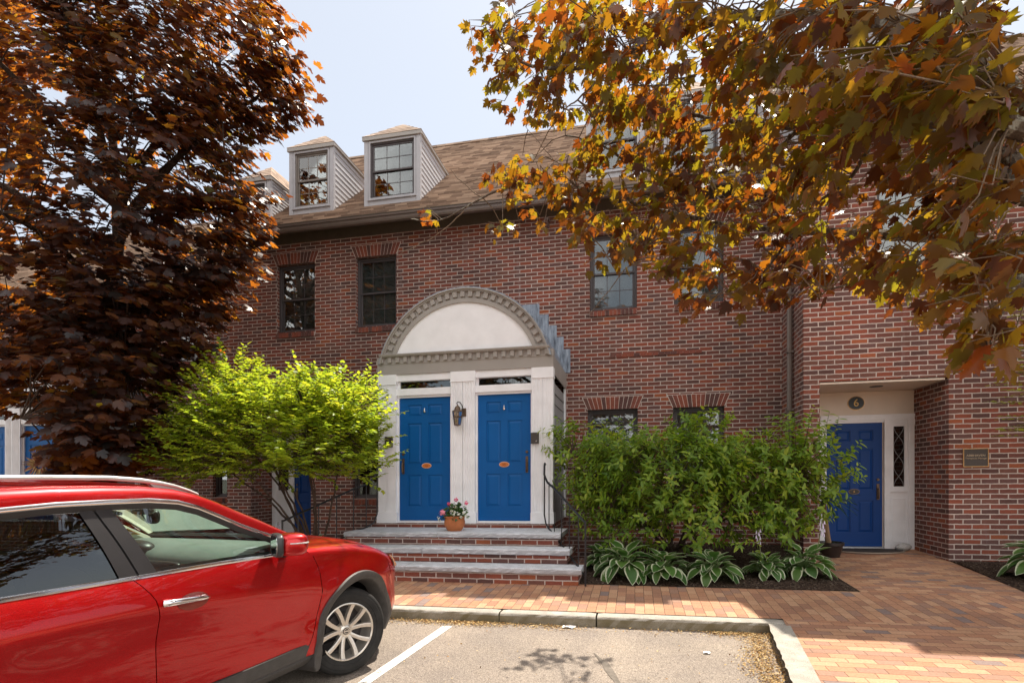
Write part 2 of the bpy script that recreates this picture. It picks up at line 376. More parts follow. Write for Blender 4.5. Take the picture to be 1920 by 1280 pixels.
# granite kerb stones
def kerb(path0, path1, z0, z1, w):
    """one stone from path0 to path1 (points on its road face), width w to the left of travel"""
    a = Vector((path0[0], path0[1], 0)); b = Vector((path1[0], path1[1], 0)); d = (b - a); L = d.length; d.normalize(); nrm = Vector((-d.y, d.x, 0))
    n = max(6, int(L / 0.06)); rows = []
    prof = [(0.0, -0.30), (0.0, -0.10), (0.002, -0.03), (0.012, -0.008), (0.03, 0.0), (w - 0.01, 0.0), (w, -0.006), (w, -0.3)]
    for i in range(n + 1):
        p = a + d * (L * i / n); zt = z0 + (z1 - z0) * i / n; r = []
        e = 0.006 if i in (0, n) else 0
        for k, (o, z) in enumerate(prof):
            j = random.uniform(-0.006, 0.006) if k in (1, 2, 3, 4) else random.uniform(-0.002, 0.002)
            q = p + nrm * (o + j); r.append((q.x, q.y, zt + z - (e if k in (3, 4, 5) else 0) + (random.uniform(-0.004, 0.003) if k in (3, 4) else 0)))
        rows.append(r)
    mb = MB(); mb.grid(rows); mb.add(rows[0], [tuple(range(len(prof)))]); mb.add(rows[-1], [tuple(range(len(prof)))[::-1]])
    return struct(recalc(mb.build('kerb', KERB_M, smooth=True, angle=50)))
kx = [-9.0, -6.6, -4.3, -2.75, -1.412, -0.388, 1.285]
kt = walk_z(5.98) + 0.002
for i in range(len(kx) - 1): kerb((kx[i] + 0.009, 5.985), (kx[i + 1] - (0.009 if i < 5 else -0.15), 5.985), kt, kt, 0.175)
ky = [(1.285, 5.98), (1.09, 4.0), (0.9, 2.1), (0.72, 0.2)]
for i in range(3): kerb((ky[i + 1][0], ky[i + 1][1] + 0.008), (ky[i][0], ky[i][1] - 0.008), walk_z(ky[i + 1][1]) + 0.002, walk_z(ky[i][1]) + 0.002, -0.155)
sheet('road_marking', [(-1.97, 5.79), (-1.87, 5.79), (-2.27, 2.6), (-2.37, 2.6)], lambda y: lot_z(y) + 0.004, LINE_M)
TAR = m_plain('tar crack filler', (0.17, 0.145, 0.12), 0.85, 0.2, var=0.25, scale=20)
mb = MB(); pts = [(-0.36, 5.22, 0.006), (-0.30, 5.08, 0.014), (-0.25, 4.98, 0.03), (-0.21, 4.83, 0.035), (-0.17, 4.7, 0.03), (-0.13, 4.58, 0.022), (-0.1, 4.45, 0.03), (0.0, 4.2, 0.03)]
mb.grid([[(x - w, y, lot_z(y) + 0.004), (x + w, y, lot_z(y) + 0.004)] for x, y, w in pts]); struct(mb.build('road_patch', TAR))

# ------------------------------------------------------------------ facade builders
def wall_y(mb, x0, x1, z0, z1, y, holes=(), depth=0.10, mi=0):
    xs = sorted({x0, x1} | {v for h in holes for v in h[:2] if x0 < v < x1}); zs = sorted({z0, z1} | {v for h in holes for v in h[2:4] if z0 < v < z1})
    for i in range(len(xs) - 1):
        for j in range(len(zs) - 1):
            cx, cz = (xs[i] + xs[i + 1]) / 2, (zs[j] + zs[j + 1]) / 2
            if any(h[0] < cx < h[1] and h[2] < cz < h[3] for h in holes): continue
            mb.quad((xs[i], y, zs[j]), (xs[i + 1], y, zs[j]), (xs[i + 1], y, zs[j + 1]), (xs[i], y, zs[j + 1]), mi)
    for h in holes:
        a, b, c, d = h[:4]; dp = h[4] if len(h) > 4 else depth
        mb.quad((a, y, c), (a, y, d), (a, y + dp, d), (a, y + dp, c), mi); mb.quad((b, y, c), (b, y + dp, c), (b, y + dp, d), (b, y, d), mi)
        mb.quad((a, y, d), (b, y, d), (b, y + dp, d), (a, y + dp, d), mi); mb.quad((a, y, c), (a, y + dp, c), (b, y + dp, c), (b, y, c), mi)
def frame(mb, x0, x1, z0, z1, y0, y1, w, mi=0):
    mb.box(x0, x0 + w, y0, y1, z0, z1, mi); mb.box(x1 - w, x1, y0, y1, z0, z1, mi)
    mb.box(x0 + w, x1 - w, y0, y1, z0, z0 + w, mi); mb.box(x0 + w, x1 - w, y0, y1, z1 - w, z1, mi)
def sash_window(parent, x0, x1, z0, z1, y, back=BLIND, frame_mat=WIN_FR, cols=3, lower_back=None, fw=0.045):
    """double-hung window in an opening whose outer face is at y"""
    mb = MB(); frame(mb, x0, x1, z0, z1, y, y + 0.09, fw); mb.build('frame', frame_mat, parent, bevel=0.004)
    zm = (z0 + z1) / 2; a, b = x0 + fw, x1 - fw
    for nm, c, d, yy in (('upper_sash', zm - 0.02, z1 - fw, y + 0.022), ('lower_sash', z0 + fw, zm + 0.02, y + 0.05)):
        mb = MB(); frame(mb, a + 0.001, b - 0.001, c, d, yy, yy + 0.026, 0.036)
        s = mb.build(nm, frame_mat, parent, bevel=0.003)
        mb = MB(); ia, ib, ic, id_ = a + 0.037, b - 0.037, c + 0.036, d - 0.036
        mb.box(ia, ib, yy + 0.012, yy + 0.016, ic, id_); mb.build('pane', GLASS, parent)
        mb = MB()
        for k in range(1, cols): x = ia + (ib - ia) * k / cols; mb.box(x - 0.006, x + 0.006, yy + 0.009, yy + 0.019, ic, id_)
        z = (ic + id_) / 2; mb.box(ia, ib, yy + 0.008, yy + 0.020, z - 0.006, z + 0.006)
        mb.build('muntins', frame_mat, parent)
    if back is not None:
        mb = MB(); mb.box(a, b, y + 0.11, y + 0.118, (zm if lower_back else z0 + 0.01), z1 - 0.01); mb.build('blind', back, parent)
    if lower_back is not None:
        mb = MB(); mb.box(a, b, y + 0.112, y + 0.12, z0 + 0.01, zm); mb.build('backing', lower_back, parent)
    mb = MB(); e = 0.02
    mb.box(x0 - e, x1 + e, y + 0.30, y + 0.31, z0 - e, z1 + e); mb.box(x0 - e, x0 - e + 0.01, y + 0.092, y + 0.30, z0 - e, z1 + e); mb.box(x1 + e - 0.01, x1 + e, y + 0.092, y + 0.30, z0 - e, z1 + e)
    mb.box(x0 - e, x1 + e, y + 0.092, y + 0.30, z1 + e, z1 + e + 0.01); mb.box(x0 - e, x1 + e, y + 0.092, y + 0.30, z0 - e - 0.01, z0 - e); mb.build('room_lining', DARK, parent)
def brick_window(house, x0, x1, z0, z1, y, rev=0.10, lintel=True, **kw):
    w = bpy.data.objects.new('window', None); COL.objects.link(w); w.empty_display_size = 0.1; w.parent = house
    w.location = Vector(sh(((x0 + x1) / 2, y, z0))) - worldloc(house)
    sash_window(w, x0, x1, z0, z1, y + rev, **kw)
    mb = MB(); n = max(4, round((x1 - x0) / 0.073)); bw = (x1 - x0) / n
    for k in range(n):
        a = x0 + bw * k + 0.004; b = x0 + bw * (k + 1) - 0.004; j = random.uniform(-0.003, 0.003)
        mb.prism([(y - 0.035 + j, z0 - 0.118), (y - 0.035 + j, z0 - 0.022), (y + rev - 0.002, z0 + 0.004), (y + rev - 0.002, z0 - 0.118)], 'x', a, b)
    mb.prism([(y - 0.024, z0 - 0.114), (y - 0.024, z0 - 0.03), (y + rev - 0.004, z0 - 0.004), (y + rev - 0.004, z0 - 0.114)], 'x', x0 + 0.001, x1 - 0.001, 1)
    mb.build('sill', [BR_ISL, MORT], w)
    if lintel:
        mb = MB(); n = 13; sp = 0.095; h = 0.225; zb = z1 + 0.002
        for k in range(n):
            g = 0.0045
            a0 = x0 + (x1 - x0) * k / n + g; b0 = x0 + (x1 - x0) * (k + 1) / n - g
            a1 = x0 - sp + (x1 - x0 + 2 * sp) * k / n + g; b1 = x0 - sp + (x1 - x0 + 2 * sp) * (k + 1) / n - g
            mb.prism([(a0, zb), (b0, zb), (b1, zb + h), (a1, zb + h)], 'y', y - 0.007, y + 0.02)
        mb.prism([(x0 - 0.008, zb - 0.001), (x1 + 0.008, zb - 0.001), (x1 + sp + 0.01, zb + h + 0.008), (x0 - sp - 0.01, zb + h + 0.008)], 'y', y - 0.0035, y + 0.019, 1)
        mb.build('lintel', [BR_ISL, MORT], w)
    return w
def panel_door(house, name, x0, x1, z0, z1, y, mat, handle_side, parts, rows=(0.115, 0.37, 0.34), knocker=True, plate=None):
    W, H = x1 - x0, z1 - z0; st = 0.135 * W / 0.84; mid = 0.115
    holes = []; z = z1 - 0.115
    gaps = (0.115, 0.175); heights = [0.19 * H / 2.03, 0.68 * H / 2.03, 0.53 * H / 2.03]
    pw = (W - 2 * st - mid) / 2
    for i, h in enumerate(heights):
        for xa in (x0 + st, x0 + st + pw + mid): holes.append((xa, xa + pw, z - h, z))
        z -= h + (gaps[i] if i < 2 else 0)
    mb = MB(); wall_y(mb, x0, x1, z0, z1, y, holes, 0.014); mb.box(x0, x1, y + 0.014, y + 0.045, z0, z1)
    mb.quad((x0, y, z0), (x0, y, z1), (x0, y + 0.014, z1), (x0, y + 0.014, z0))
    for a, b, c, d in holes:
        i = 0.028; o = 0.016
        A = [(a + o, y + 0.0138, c + o), (b - o, y + 0.0138, c + o), (b - o, y + 0.0138, d - o), (a + o, y + 0.0138, d - o)]
        B = [(a + o + i, y + 0.004, c + o + i), (b - o - i, y + 0.004, c + o + i), (b - o - i, y + 0.004, d - o - i), (a + o + i, y + 0.004, d - o - i)]
        mb.add(A + B, [(4, 5, 6, 7)] + [(k, (k + 1) % 4, 4 + (k + 1) % 4, 4 + k) for k in range(4)])
    d = mb.build(name, mat, house)
    hx = x0 + 0.065 if handle_side < 0 else x1 - 0.065
    zc = z0 + 0.90
    mb = MB(); mb.box(hx - 0.02, hx + 0.02, y - 0.012, y + 0.001, zc - 0.13, zc + 0.13)
    mb.tube([(hx, y - 0.012, zc + 0.05), (hx, y - 0.05, zc + 0.055), (hx, y - 0.062, zc + 0.0), (hx, y - 0.05, zc - 0.10), (hx, y - 0.012, zc - 0.11)], 0.011, 8)
    mb.lathe([(0, -0.02), (0.02, -0.02), (0.024, 0.0)], (hx, y, zc + 0.20), 12, axis='y')
    mb.build('handle', BRASS_D, d, smooth=True)
    if knocker:
        kx_, kz_ = (x0 + x1) / 2, z1 - 0.23
        mb = MB(); mb.lathe([(0, -0.03), (0.016, -0.026), (0.022, -0.012), (0.018, 0.0)], (kx_, y, kz_ - 0.005), 12, axis='y')
        mb.tube([(kx_, y - 0.015, kz_ + 0.055), (kx_, y - 0.028, kz_ + 0.03), (kx_, y - 0.03, kz_)], [0.006, 0.012, 0.016], 8); mb.build('knocker', SILVER, d, smooth=True)
    if plate is not None:
        px_, pz_ = (x0 + x1) / 2 + plate[1], z0 + plate[2]
        el = lambda r, s: [(px_ + r * math.cos(t_ * math.pi / 16), pz_ + s * math.sin(t_ * math.pi / 16)) for t_ in range(32)]
        mb = MB(); mb.prism(el(0.085, 0.045), 'y', y - 0.006, y - 0.0005); mb.prism(el(0.074, 0.035), 'y', y - 0.009, y - 0.006, 1)
        mb.build('number_plate', [plate[3], plate[4]], d)
        text_part(plate[0], 0.05, (px_, y - 0.0098, pz_), plate[5], d, 'number')
    return d
def text_part(txt, size, loc, mat, parent, name, serif=False, spacing=1.0, width=None):
    cu = bpy.data.curves.new(name, 'FONT'); cu.body = txt; cu.size = size; cu.align_x = 'CENTER'; cu.align_y = 'CENTER'; cu.extrude = 0.001; cu.space_character = spacing
    o = bpy.data.objects.new(name, cu); COL.objects.link(o)
    o.rotation_euler = (math.pi / 2, 0, 0)
    bpy.context.view_layer.update()
    me = bpy.data.meshes.new_from_object(o); bpy.data.objects.remove(o)
    if width:
        xs = [v.co.x for v in me.vertices]; k = width / (max(xs) - min(xs))
        for v in me.vertices: v.co.x *= k
    b = worldloc(parent); L = Vector(sh(loc)) - b
    for v in me.vertices: v.co = Vector((v.co.x + L.x, -v.co.z + L.y, v.co.y + L.z))
    me.materials.clear(); me.materials.append(mat)
    o = bpy.data.objects.new(name, me); COL.objects.link(o); o.parent = parent; return o
TAN_S = 0.8; ROW = 0.0976
def roof_z(y, ye, ze): return ze + TAN_S * (y - ye)
def shingle_roof(parent, x0, x1, ye, ze, yr, name='roof', cutl=None):
    mb = MB(); n = int(round((yr - ye) / ROW)); rows = []
    for i in range(n):
        y0 = ye + ROW * i; y1 = y0 + ROW; z0 = ze + TAN_S * ROW * i; z1 = z0 + TAN_S * ROW
        rows.append([(x0, y0 - 0.014, z0 + 0.026), (x1, y0 - 0.014, z0 + 0.026)]); rows.append([(x0, y1 - 0.003, z1 - 0.003), (x1, y1 - 0.003, z1 - 0.003)])
    mb.grid(rows)
    yb = ye + n * ROW; zb = ze + TAN_S * ROW * n
    mb.quad((x0, yb, zb), (x1, yb, zb), (x1, 2 * yb - ye, ze), (x0, 2 * yb - ye, ze))
    mb.box(x0, x1, yb - 0.12, yb + 0.12, zb - 0.03, zb + 0.022)
    return mb.build(name, SHINGLE, parent)
def clap_x(mb, x, pts_fn, z0, z1, n, out):
    """lapped boards on a wall facing +x: pts_fn(z) gives (ya, yb)"""
    for i in range(n):
        a = z0 + (z1 - z0) * i / n; b = z0 + (z1 - z0) * (i + 1) / n
        ya, yb = pts_fn(a); yc, yd = pts_fn(b)
        if yb - ya < 0.005: continue
        mb.quad((x + out, ya, a), (x + out, yb, a), (x, max(yd, yc + 0.002), b), (x, yc, b)); mb.quad((x, ya, a), (x, yb, a), (x + out, yb, a), (x + out, ya, a))
def dormer(house, x0, x1, yf, ztop, roof, back=None, lower=None, zb=None, frame_mat=None):
    ye, ze = roof; d = bpy.data.objects.new('dormer', None); COL.objects.link(d); d.parent = house; d.empty_display_size = 0.1
    zb = roof_z(yf, ye, ze) + 0.03 if zb is None else zb; d.location = Vector(sh(((x0 + x1) / 2, yf, zb))) - worldloc(house)
    yb = ye + (ztop - ze) / TAN_S
    c = 0.115; wz0 = zb + 0.13; wz1 = ztop - 0.10
    mb = MB(); wall_y(mb, x0, x1, zb - 0.06, ztop, yf, [(x0 + c, x1 - c, wz0, wz1, 0.05)])
    frame(mb, x0 + c - 0.03, x1 - c + 0.03, wz0 - 0.03, wz1 + 0.03, yf - 0.014, yf - 0.001, 0.035)
    mb.box(x0 + c - 0.05, x1 - c + 0.05, yf - 0.035, yf - 0.002, wz0 - 0.05, wz0 - 0.028)
    mb.box(x1 - 0.07, x1 + 0.016, yf - 0.012, yf - 0.001, zb - 0.06, ztop - 0.02); mb.box(x1 + 0.0155, x1 + 0.0175, yf - 0.012, yf + 0.06, zb - 0.03, ztop - 0.02)
    mb.box(x0 - 0.016, x0 + 0.07, yf - 0.012, yf - 0.001, zb - 0.06, ztop - 0.02)
    mb.build('face', DORM_TRIM, d)
    mb = MB(); yz = lambda z: (yf + 0.001, max(yf + 0.002, ye + (z - ze) / TAN_S))
    clap_x(mb, x1 + 0.002, yz, zb - 0.02, ztop - 0.02, 12, 0.014); mb.build('cheek', DORM_TRIM, d)
    mb = MB(); mb.prism([(yf + .001, zb - 0.05), (yf + .001, ztop), (yb, ztop)], 'x', x0, x0 + 0.02); mb.build('cheek', DORM_TRIM, d)
    o = 0.05; rise = 0.56; xm = (x0 + x1) / 2; hy = yf + 0.56; yb2 = yb + rise / TAN_S
    A, B = (x0 - o, yf - o, ztop + 0.02), (x1 + o, yf - o, ztop + 0.02); P = (xm, hy, ztop + rise); Q = (xm, yb2 + 0.3, ztop + rise); C_, D_ = (x0 - o, yb + 0.25, ztop + 0.02), (x1 + o, yb + 0.25, ztop + 0.02)
    mb = MB(); n = 5
    def strip(a, b, p, q):
        for i in range(n):
            f0, f1 = i / n, (i + 1) / n; L = lambda u, v, f: tuple(u[k] + (v[k] - u[k]) * f for k in range(3)); up = lambda q_, h: (q_[0], q_[1], q_[2] + h)
            a0, b0, a1, b1 = up(L(a, p, f0), .010), up(L(b, q, f0), .010), L(a, p, f1), L(b, q, f1)
            mb.quad(a0, b0, b1, a1); mb.quad(L(a, p, f0), L(b, q, f0), b0, a0)
    strip(A, B, P, P); strip(B, D_, P, Q); strip(C_, A, Q, P)
    mb.build('dormer_roof', SHINGLE, d)
    mb = MB(); mb.box(x0 - o + .004, x1 + o - .004, yf - o + .004, yf + 0.002, ztop - 0.055, ztop + 0.016); mb.box(x1 - 0.001, x1 + o - .004, yf + 0.003, yb + 0.1, ztop - 0.03, ztop + 0.016); mb.box(x0 - o + .004, x0 + .001, yf + 0.003, yb + 0.1, ztop - 0.03, ztop + 0.016)
    mb.build('eave_board', TAUPE, d)
    sash_window(d, x0 + c, x1 - c, wz0, wz1, yf + 0.02, back=back, lower_back=lower, frame_mat=frame_mat or WIN_FR, fw=0.035)
    return d
def gutter(house, x0, x1, ye, zt):
    prof = [(0.0, 0.0), (0.0, -0.115), (-0.075, -0.115), (-0.095, -0.085), (-0.10, -0.04), (-0.125, -0.03), (-0.13, 0.0), (-0.12, 0.0), (-0.115, -0.02), (-0.02, -0.1)]
    mb = MB(); mb.prism([(ye + a, zt + b) for a, b in prof], 'x', x0, x1); return recalc(mb.build('gutter', GUTTER, house))
def downspout(house, x, y, z0, z1, mat=GUTTER):
    mb = MB(); r = 0.042; poly = []
    for k in range(16): a = 2 * math.pi * k / 16; rr = r * (1.0 if k % 2 else 0.93); poly.append((x + rr * math.cos(a), y + rr * 0.85 * math.sin(a)))
    mb.prism(poly, 'z', z0, z1)
    for z in np.arange(z0 + 0.5, z1, 0.93): mb.box(x - 0.055, x + 0.055, y - 0.045, y + 0.05, z - 0.012, z + 0.012)
    return mb.build('downspout', mat, house)

# ------------------------------------------------------------------ main house
YM, YQ, YP = 10.8, 9.5, 9.0
house = thing('brick_townhouse', 'wide brick townhouse with white arched double entry and two blue doors', 'townhouse', (-3.0, YM, -1.3))
UP = [(-7.32, -6.44), (-5.53, -4.65), (-0.82, 0.035), (0.69, 1.54)]
LO = [(-5.60, -4.72, -0.36, 1.25), (-0.86, 0.05, -0.30, 1.262), (0.67, 1.55, -0.30, 1.25)]
holes = [(a, b, 3.10, 4.507) for a, b in UP] + list(LO) + [(-7.93, -6.53, -1.5, 1.25, 0.75), (-3.95, -1.55, -0.72, 1.9, 0.1)]
mb = MB(); wall_y(mb, -8.5, 2.5, -1.6, 5.15, YM, holes)
mb.quad((-8.5, YM, -1.6), (-8.5, YM, 5.15), (-8.5, 21.5, 5.15), (-8.5, 21.5, -1.6)); mb.add([(-8.5, YM, 5.15), (-8.5, 16.4, 9.6), (-8.5, 21.5, 5.15)], [(0, 1, 2)])
mb.quad((-8.5, 21.5, -1.6), (-8.5, 21.5, 5.15), (2.5, 21.5, 5.15), (2.5, 21.5, -1.6))
mb.build('wall', BR, house)
YE, ZE = ROW * 106, 5.03
shingle_roof(house, -8.72, 2.62, YE, ZE, 16.4)
mb = MB(); mb.box(-8.5, 2.49, YM - 0.022, YM - 0.001, 4.93, 5.12); mb.box(-8.6, 2.49, YE - 0.01, YM - 0.02, 5.12, 5.135); mb.box(-8.6, 2.49, YE - 0.012, YE + 0.012, 4.95, 5.06); mb.build('frieze_board', FRIEZE, house)
gutter(house, -8.7, 2.34, YE - 0.013, 5.045)
downspout(house, 2.435, 10.04, -1.3, 4.95)
for i, (a, b) in enumerate(UP):
    brick_window(house, a, b, 3.10, 4.507, YM, back=(BLIND if i < 2 else PALE_BACK), lower_back=(None if i < 2 else PALE_BACK))
for a, b, c, d in LO: brick_window(house, a, b, c, d, YM, back=(PALE_BACK if a > -2 else None))
# course of projecting header bricks
def header_course(house, x0, x1, z, y):
    mb = MB(); n = int((x1 - x0) / 0.108)
    for k in range(n): mb.box(x0 + 0.108 * k + 0.004, x0 + 0.108 * (k + 1) - 0.004, y - 0.014 + random.uniform(-.003, .003), y + 0.02, z - 0.031, z + 0.031)
    mb.build('header_course', BR_ISL, house)
header_course(house, -0.45, 1.18, 2.24, YM)
for x0, x1, bk, lw, fm in [(-7.265, -6.25, BLIND, None, m_plain('tan sash paint', (0.20, 0.175, 0.155), 0.5)), (-5.52, -4.31, None, None, None), (-0.90, 0.16, None, None, None), (0.55, 1.61, None, None, None), (-8.45, -7.75, None, None, None)]:
    dormer(house, x0, x1, 11.2, 7.13 if x0 > -8 else 6.6, (YE, ZE), bk, lw, frame_mat=fm)
# recessed side entrance
mb = MB(); mb.box(-7.93, -6.53, YM + 0.74, YM + 0.80, -1.5, 1.25); mb.build('entry_back', BR, house)
def side_entry(house, x0, xd0, xd1, x1, y, z0, zd, zt, mat, flip, plate=None, handle=1):
    """door with one glazed sidelight under a plain frieze panel; xd0..xd1 is the door, the sidelight fills the other side"""
    e = bpy.data.objects.new('entry_surround', None); COL.objects.link(e); e.parent = house; e.empty_display_size = 0.1; e.location = Vector(sh((x0, y, z0))) - worldloc(house)
    mb = MB(); mb.box(x0, x1, y - 0.03, y, zd + 0.15, zt - 0.002); mb.box(x0, x1, y - 0.042, y - 0.029, zt - 0.045, zt - 0.004); mb.build('frieze_panel', CREAM, e)
    mb = MB(); mb.box(x0, x1 + 0.0, y - 0.075, y, zd + 0.115, zd + 0.15); mb.box(x0, x1, y - 0.06, y - 0.001, zd + 0.06, zd + 0.115); mb.box(x0, x1, y - 0.045, y - 0.001, zd + 0.02, zd + 0.06)
    if flip: s0, s1 = x0, xd0
    else: s0, s1 = xd1, x1
    j = x0 if not flip else xd1; jj = xd0 if not flip else x1
    mb.box(j, jj, y - 0.045, y - 0.001, z0, zd + 0.02)
    pw = 0.09 if s1 - s0 > 0.4 else 0.06; zs = z0 + 1.0
    for a in (s0 + 0.02, s1 - pw): mb.box(a, a + pw, y - 0.055, y - 0.001, z0, zd + 0.06); mb.box(a - 0.006, a + pw + 0.006, y - 0.066, y - 0.054, zd - 0.03, zd + 0.06); mb.box(a + .02, a + pw - .02, y - 0.062, y - 0.056, z0 + .1, zd - .05)
    gx0, gx1 = s0 + 0.02 + pw + 0.0, s1 - pw
    mb.box(gx0, gx1, y - 0.03, y - 0.002, z0, zs - 0.06); mb.box(gx0, gx1, y - 0.05, y - 0.002, zs - 0.06, zs - 0.02); frame(mb, gx0 + 0.03, gx1 - 0.03, z0 + 0.12, zs - 0.16, y - 0.037, y - 0.0305, 0.018)
    frame(mb, gx0, gx1, zs - 0.02, zd, y - 0.035, y - 0.002, 0.05); mb.box(gx0, gx1, y - 0.03, y - 0.002, zd, zd + 0.02)
    mb.build('casing', WHITE, e, bevel=0.004)
    ga, gb, gc, gd = gx0 + 0.05, gx1 - 0.05, zs + 0.03, zd - 0.05
    mb = MB(); mb.box(ga, gb, y - 0.02, y - 0.015, gc, gd); mb.build('sidelight_pane', GLASS_OLD, e)
    mb = MB(); mb.box(ga - .01, gb + .01, y - 0.004, y - 0.003, gc, gd); mb.build('room_lining', DARK, e)
    mb = MB(); n = 3; hh = (gd - gc) / n; xm = (ga + gb) / 2; r = (gb - ga) * 0.46
    for k in range(n):
        for sx in (-1, 1):
            mb.tube([(xm + sx * r * math.cos(math.pi * (t_ / 12 - 0.0)) , y - 0.022, gc + hh * (k + t_ / 12)) for t_ in range(13)], 0.005, 5)
    mb.build('leading', m_plain('lead came', (0.25, 0.25, 0.26), 0.5) if 'lead came' not in bpy.data.materials else bpy.data.materials['lead came'], e)
    d = panel_door(house, 'door', xd0 + 0.003, xd1 - 0.003, z0 + 0.045, zd + 0.018, y - 0.022, mat, handle, None, knocker=False, plate=plate)
    mb = MB(); mb.box(xd0, xd1, y - 0.07, y - 0.001, z0, z0 + 0.04); mb.build('threshold', m_plain('aluminium', (0.55, 0.55, 0.56), 0.35, 0.5, 0.8) if 'aluminium' not in bpy.data.materials else bpy.data.materials['aluminium'], e)
BLKPL = m_plain('black enamel', (0.012, 0.010, 0.010), 0.35); GOLD = m_plain('gold lettering', (0.55, 0.33, 0.10), 0.4, 0.5, 0.3)
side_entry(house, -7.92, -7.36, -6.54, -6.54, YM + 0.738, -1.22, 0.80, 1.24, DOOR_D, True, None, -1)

# ------------------------------------------------------------------ portico
def fluted(mb, x0, x1, yf, yb, z0, z1, groove=True, n=5):
    def half(a, b):
        w = (b - a); poly = [(a, yb), (a, yf)]; m = 0.018; fw_ = (w - 2 * m) / n
        for k in range(n):
            s = a + m + fw_ * k; poly += [(s + fw_ * 0.14, yf), (s + fw_ * 0.30, yf + 0.009), (s + fw_ * 0.70, yf + 0.009), (s + fw_ * 0.86, yf)]
        poly += [(b, yf), (b, yb)]; mb.prism(poly[::-1], 'z', z0, z1)
    if groove:
        xm = (x0 + x1) / 2; half(x0, xm - 0.006); half(xm + 0.006, x1); mb.box(xm - 0.006, xm + 0.006, yf + 0.02, yb, z0, z1)
    else: half(x0, x1)
def portico(house, xc, yf, yw, dz, doors):
    p = bpy.data.objects.new('portico', None); COL.objects.link(p); p.parent = house; p.empty_display_size = 0.1; p.location = Vector(sh((xc, yf, dz - 0.71))) - worldloc(house)
    X = lambda v: xc + v; Z = lambda v: v + dz
    for a, b in ((-1.462, -1.148), (-0.195, 0.21), (1.145, 1.478)):
        mb = MB(); fluted(mb, X(a), X(b), yf, yf + 0.16, Z(-0.53), Z(1.59)); mb.build('pilaster', WHITE, p)
        mb = MB(); mb.box(X(a) - 0.022, X(b) + 0.022, yf - 0.02, yf + 0.16, Z(-0.708), Z(-0.53)); mb.build('plinth', WHITE, p, bevel=0.006)
        mb = MB(); mb.box(X(a) - 0.008, X(b) + 0.008, yf - 0.008, yf + 0.16, Z(1.59), Z(1.752)); mb.box(X(a) - 0.012, X(b) + 0.012, yf - 0.012, yf + 0.16, Z(1.585), Z(1.597)); mb.build('capital', WHITE, p, bevel=0.003)
    for a, b in ((-1.148, -0.195), (0.21, 1.145)):
        mb = MB(); mb.box(X(a), X(b), yf + 0.02, yf + 0.16, Z(1.64), Z(1.752)); mb.box(X(a), X(b), yf + 0.018, yf + 0.16, Z(1.40), Z(1.515)); mb.box(X(a), X(b), yf + 0.05, yf + 0.16, Z(1.365), Z(1.40))
        mb.box(X(a), X(a) + 0.045, yf + 0.07, yf + 0.16, Z(1.515), Z(1.64)); mb.box(X(b) - 0.03, X(b), yf + 0.07, yf + 0.16, Z(1.515), Z(1.64))
        mb.box(X(a), X(a) + 0.03, yf + 0.06, yf + 0.16, Z(-0.70), Z(1.365)); mb.box(X(b) - 0.03, X(b), yf + 0.06, yf + 0.16, Z(-0.70), Z(1.365))
        mb.box(X(a), X(b), yf + 0.03, yf + 0.16, Z(-0.708), Z(-0.672)); mb.build('door_frame', WHITE, p, bevel=0.004)
        mb = MB(); mb.box(X(a) + 0.045, X(b) - 0.03, yf + 0.095, yf + 0.10, Z(1.515), Z(1.64)); mb.build('transom_pane', GLASS, p)
        mb = MB(); mb.box(X(a) + 0.04, X(b) - 0.03, yf + 0.16, yf + 0.165, Z(1.5), Z(1.65)); mb.build('room_lining', m_plain('dim hall', (0.05, 0.06, 0.035), 0.9) if 'dim hall' not in bpy.data.materials else bpy.data.materials['dim hall'], p)
    mb = MB(); mb.box(X(-1.478), X(1.485), yf - 0.004, yf + 0.14, Z(1.752), Z(1.925)); mb.box(X(-1.482), X(1.489), yf - 0.012, yf + 0.13, Z(1.925), Z(2.035)); mb.build('frieze', TAUPE, p)
    mb = MB()
    for k in range(21):
        x = X(-1.385) + k * (2.77 / 20); mb.box(x - 0.032, x + 0.032, yf - 0.045, yf - 0.0115, Z(1.945), Z(2.034))
    mb.build('dentils', TAUPE, p, bevel=0.002)
    mb = MB(); mb.prism([(yf + 0.1, Z(2.035)), (yf - 0.055, Z(2.035)), (yf - 0.075, Z(2.05)), (yf - 0.085, Z(2.075)), (yf - 0.08, Z(2.08)), (yf + 0.1, Z(2.082))], 'x', X(-1.42), X(1.425)); mb.build('cornice', TAUPE, p)
    zc = Z(1.625)
    def arc(r0, r1, ya, yb, zmin, n=48):
        mb = MB(); rows = []
        for k in range(n + 1):
            th = math.pi * k / n
            rr = []
            for r, y in ((r0, ya), (r1, ya), (r1, yb), (r0, yb)):
                zz = zc + r * math.sin(th); xx = X(0.012) + r * math.cos(th)
                if zz < zmin:
                    s_ = max(-1, min(1, (zmin - zc) / r)); a_ = math.asin(s_); zz = zmin; xx = X(0.012) + (1 if math.cos(th) > 0 else -1) * r * math.cos(a_)
                rr.append((xx, y, zz))
            rows.append(rr)
        mb.grid(rows, closed=True); return mb
    recalc(arc(1.235, 1.30, yf - 0.028, yf + 0.05, Z(2.076)).build('arch_trim', TAUPE, p, smooth=True))
    recalc(arc(1.298, 1.42, yf - 0.006, yf + 0.05, Z(2.076)).build('arch_trim', TAUPE, p, smooth=True))
    recalc(arc(1.415, 1.445, yf - 0.05, yf + 0.05, Z(2.04)).build('arch_trim', TAUPE, p, smooth=True))
    recalc(arc(1.440, 1.458, yf - 0.075, yf + 0.05, Z(1.93)).build('arch_trim', TAUPE, p, smooth=True))
    mb = MB(); n = 27
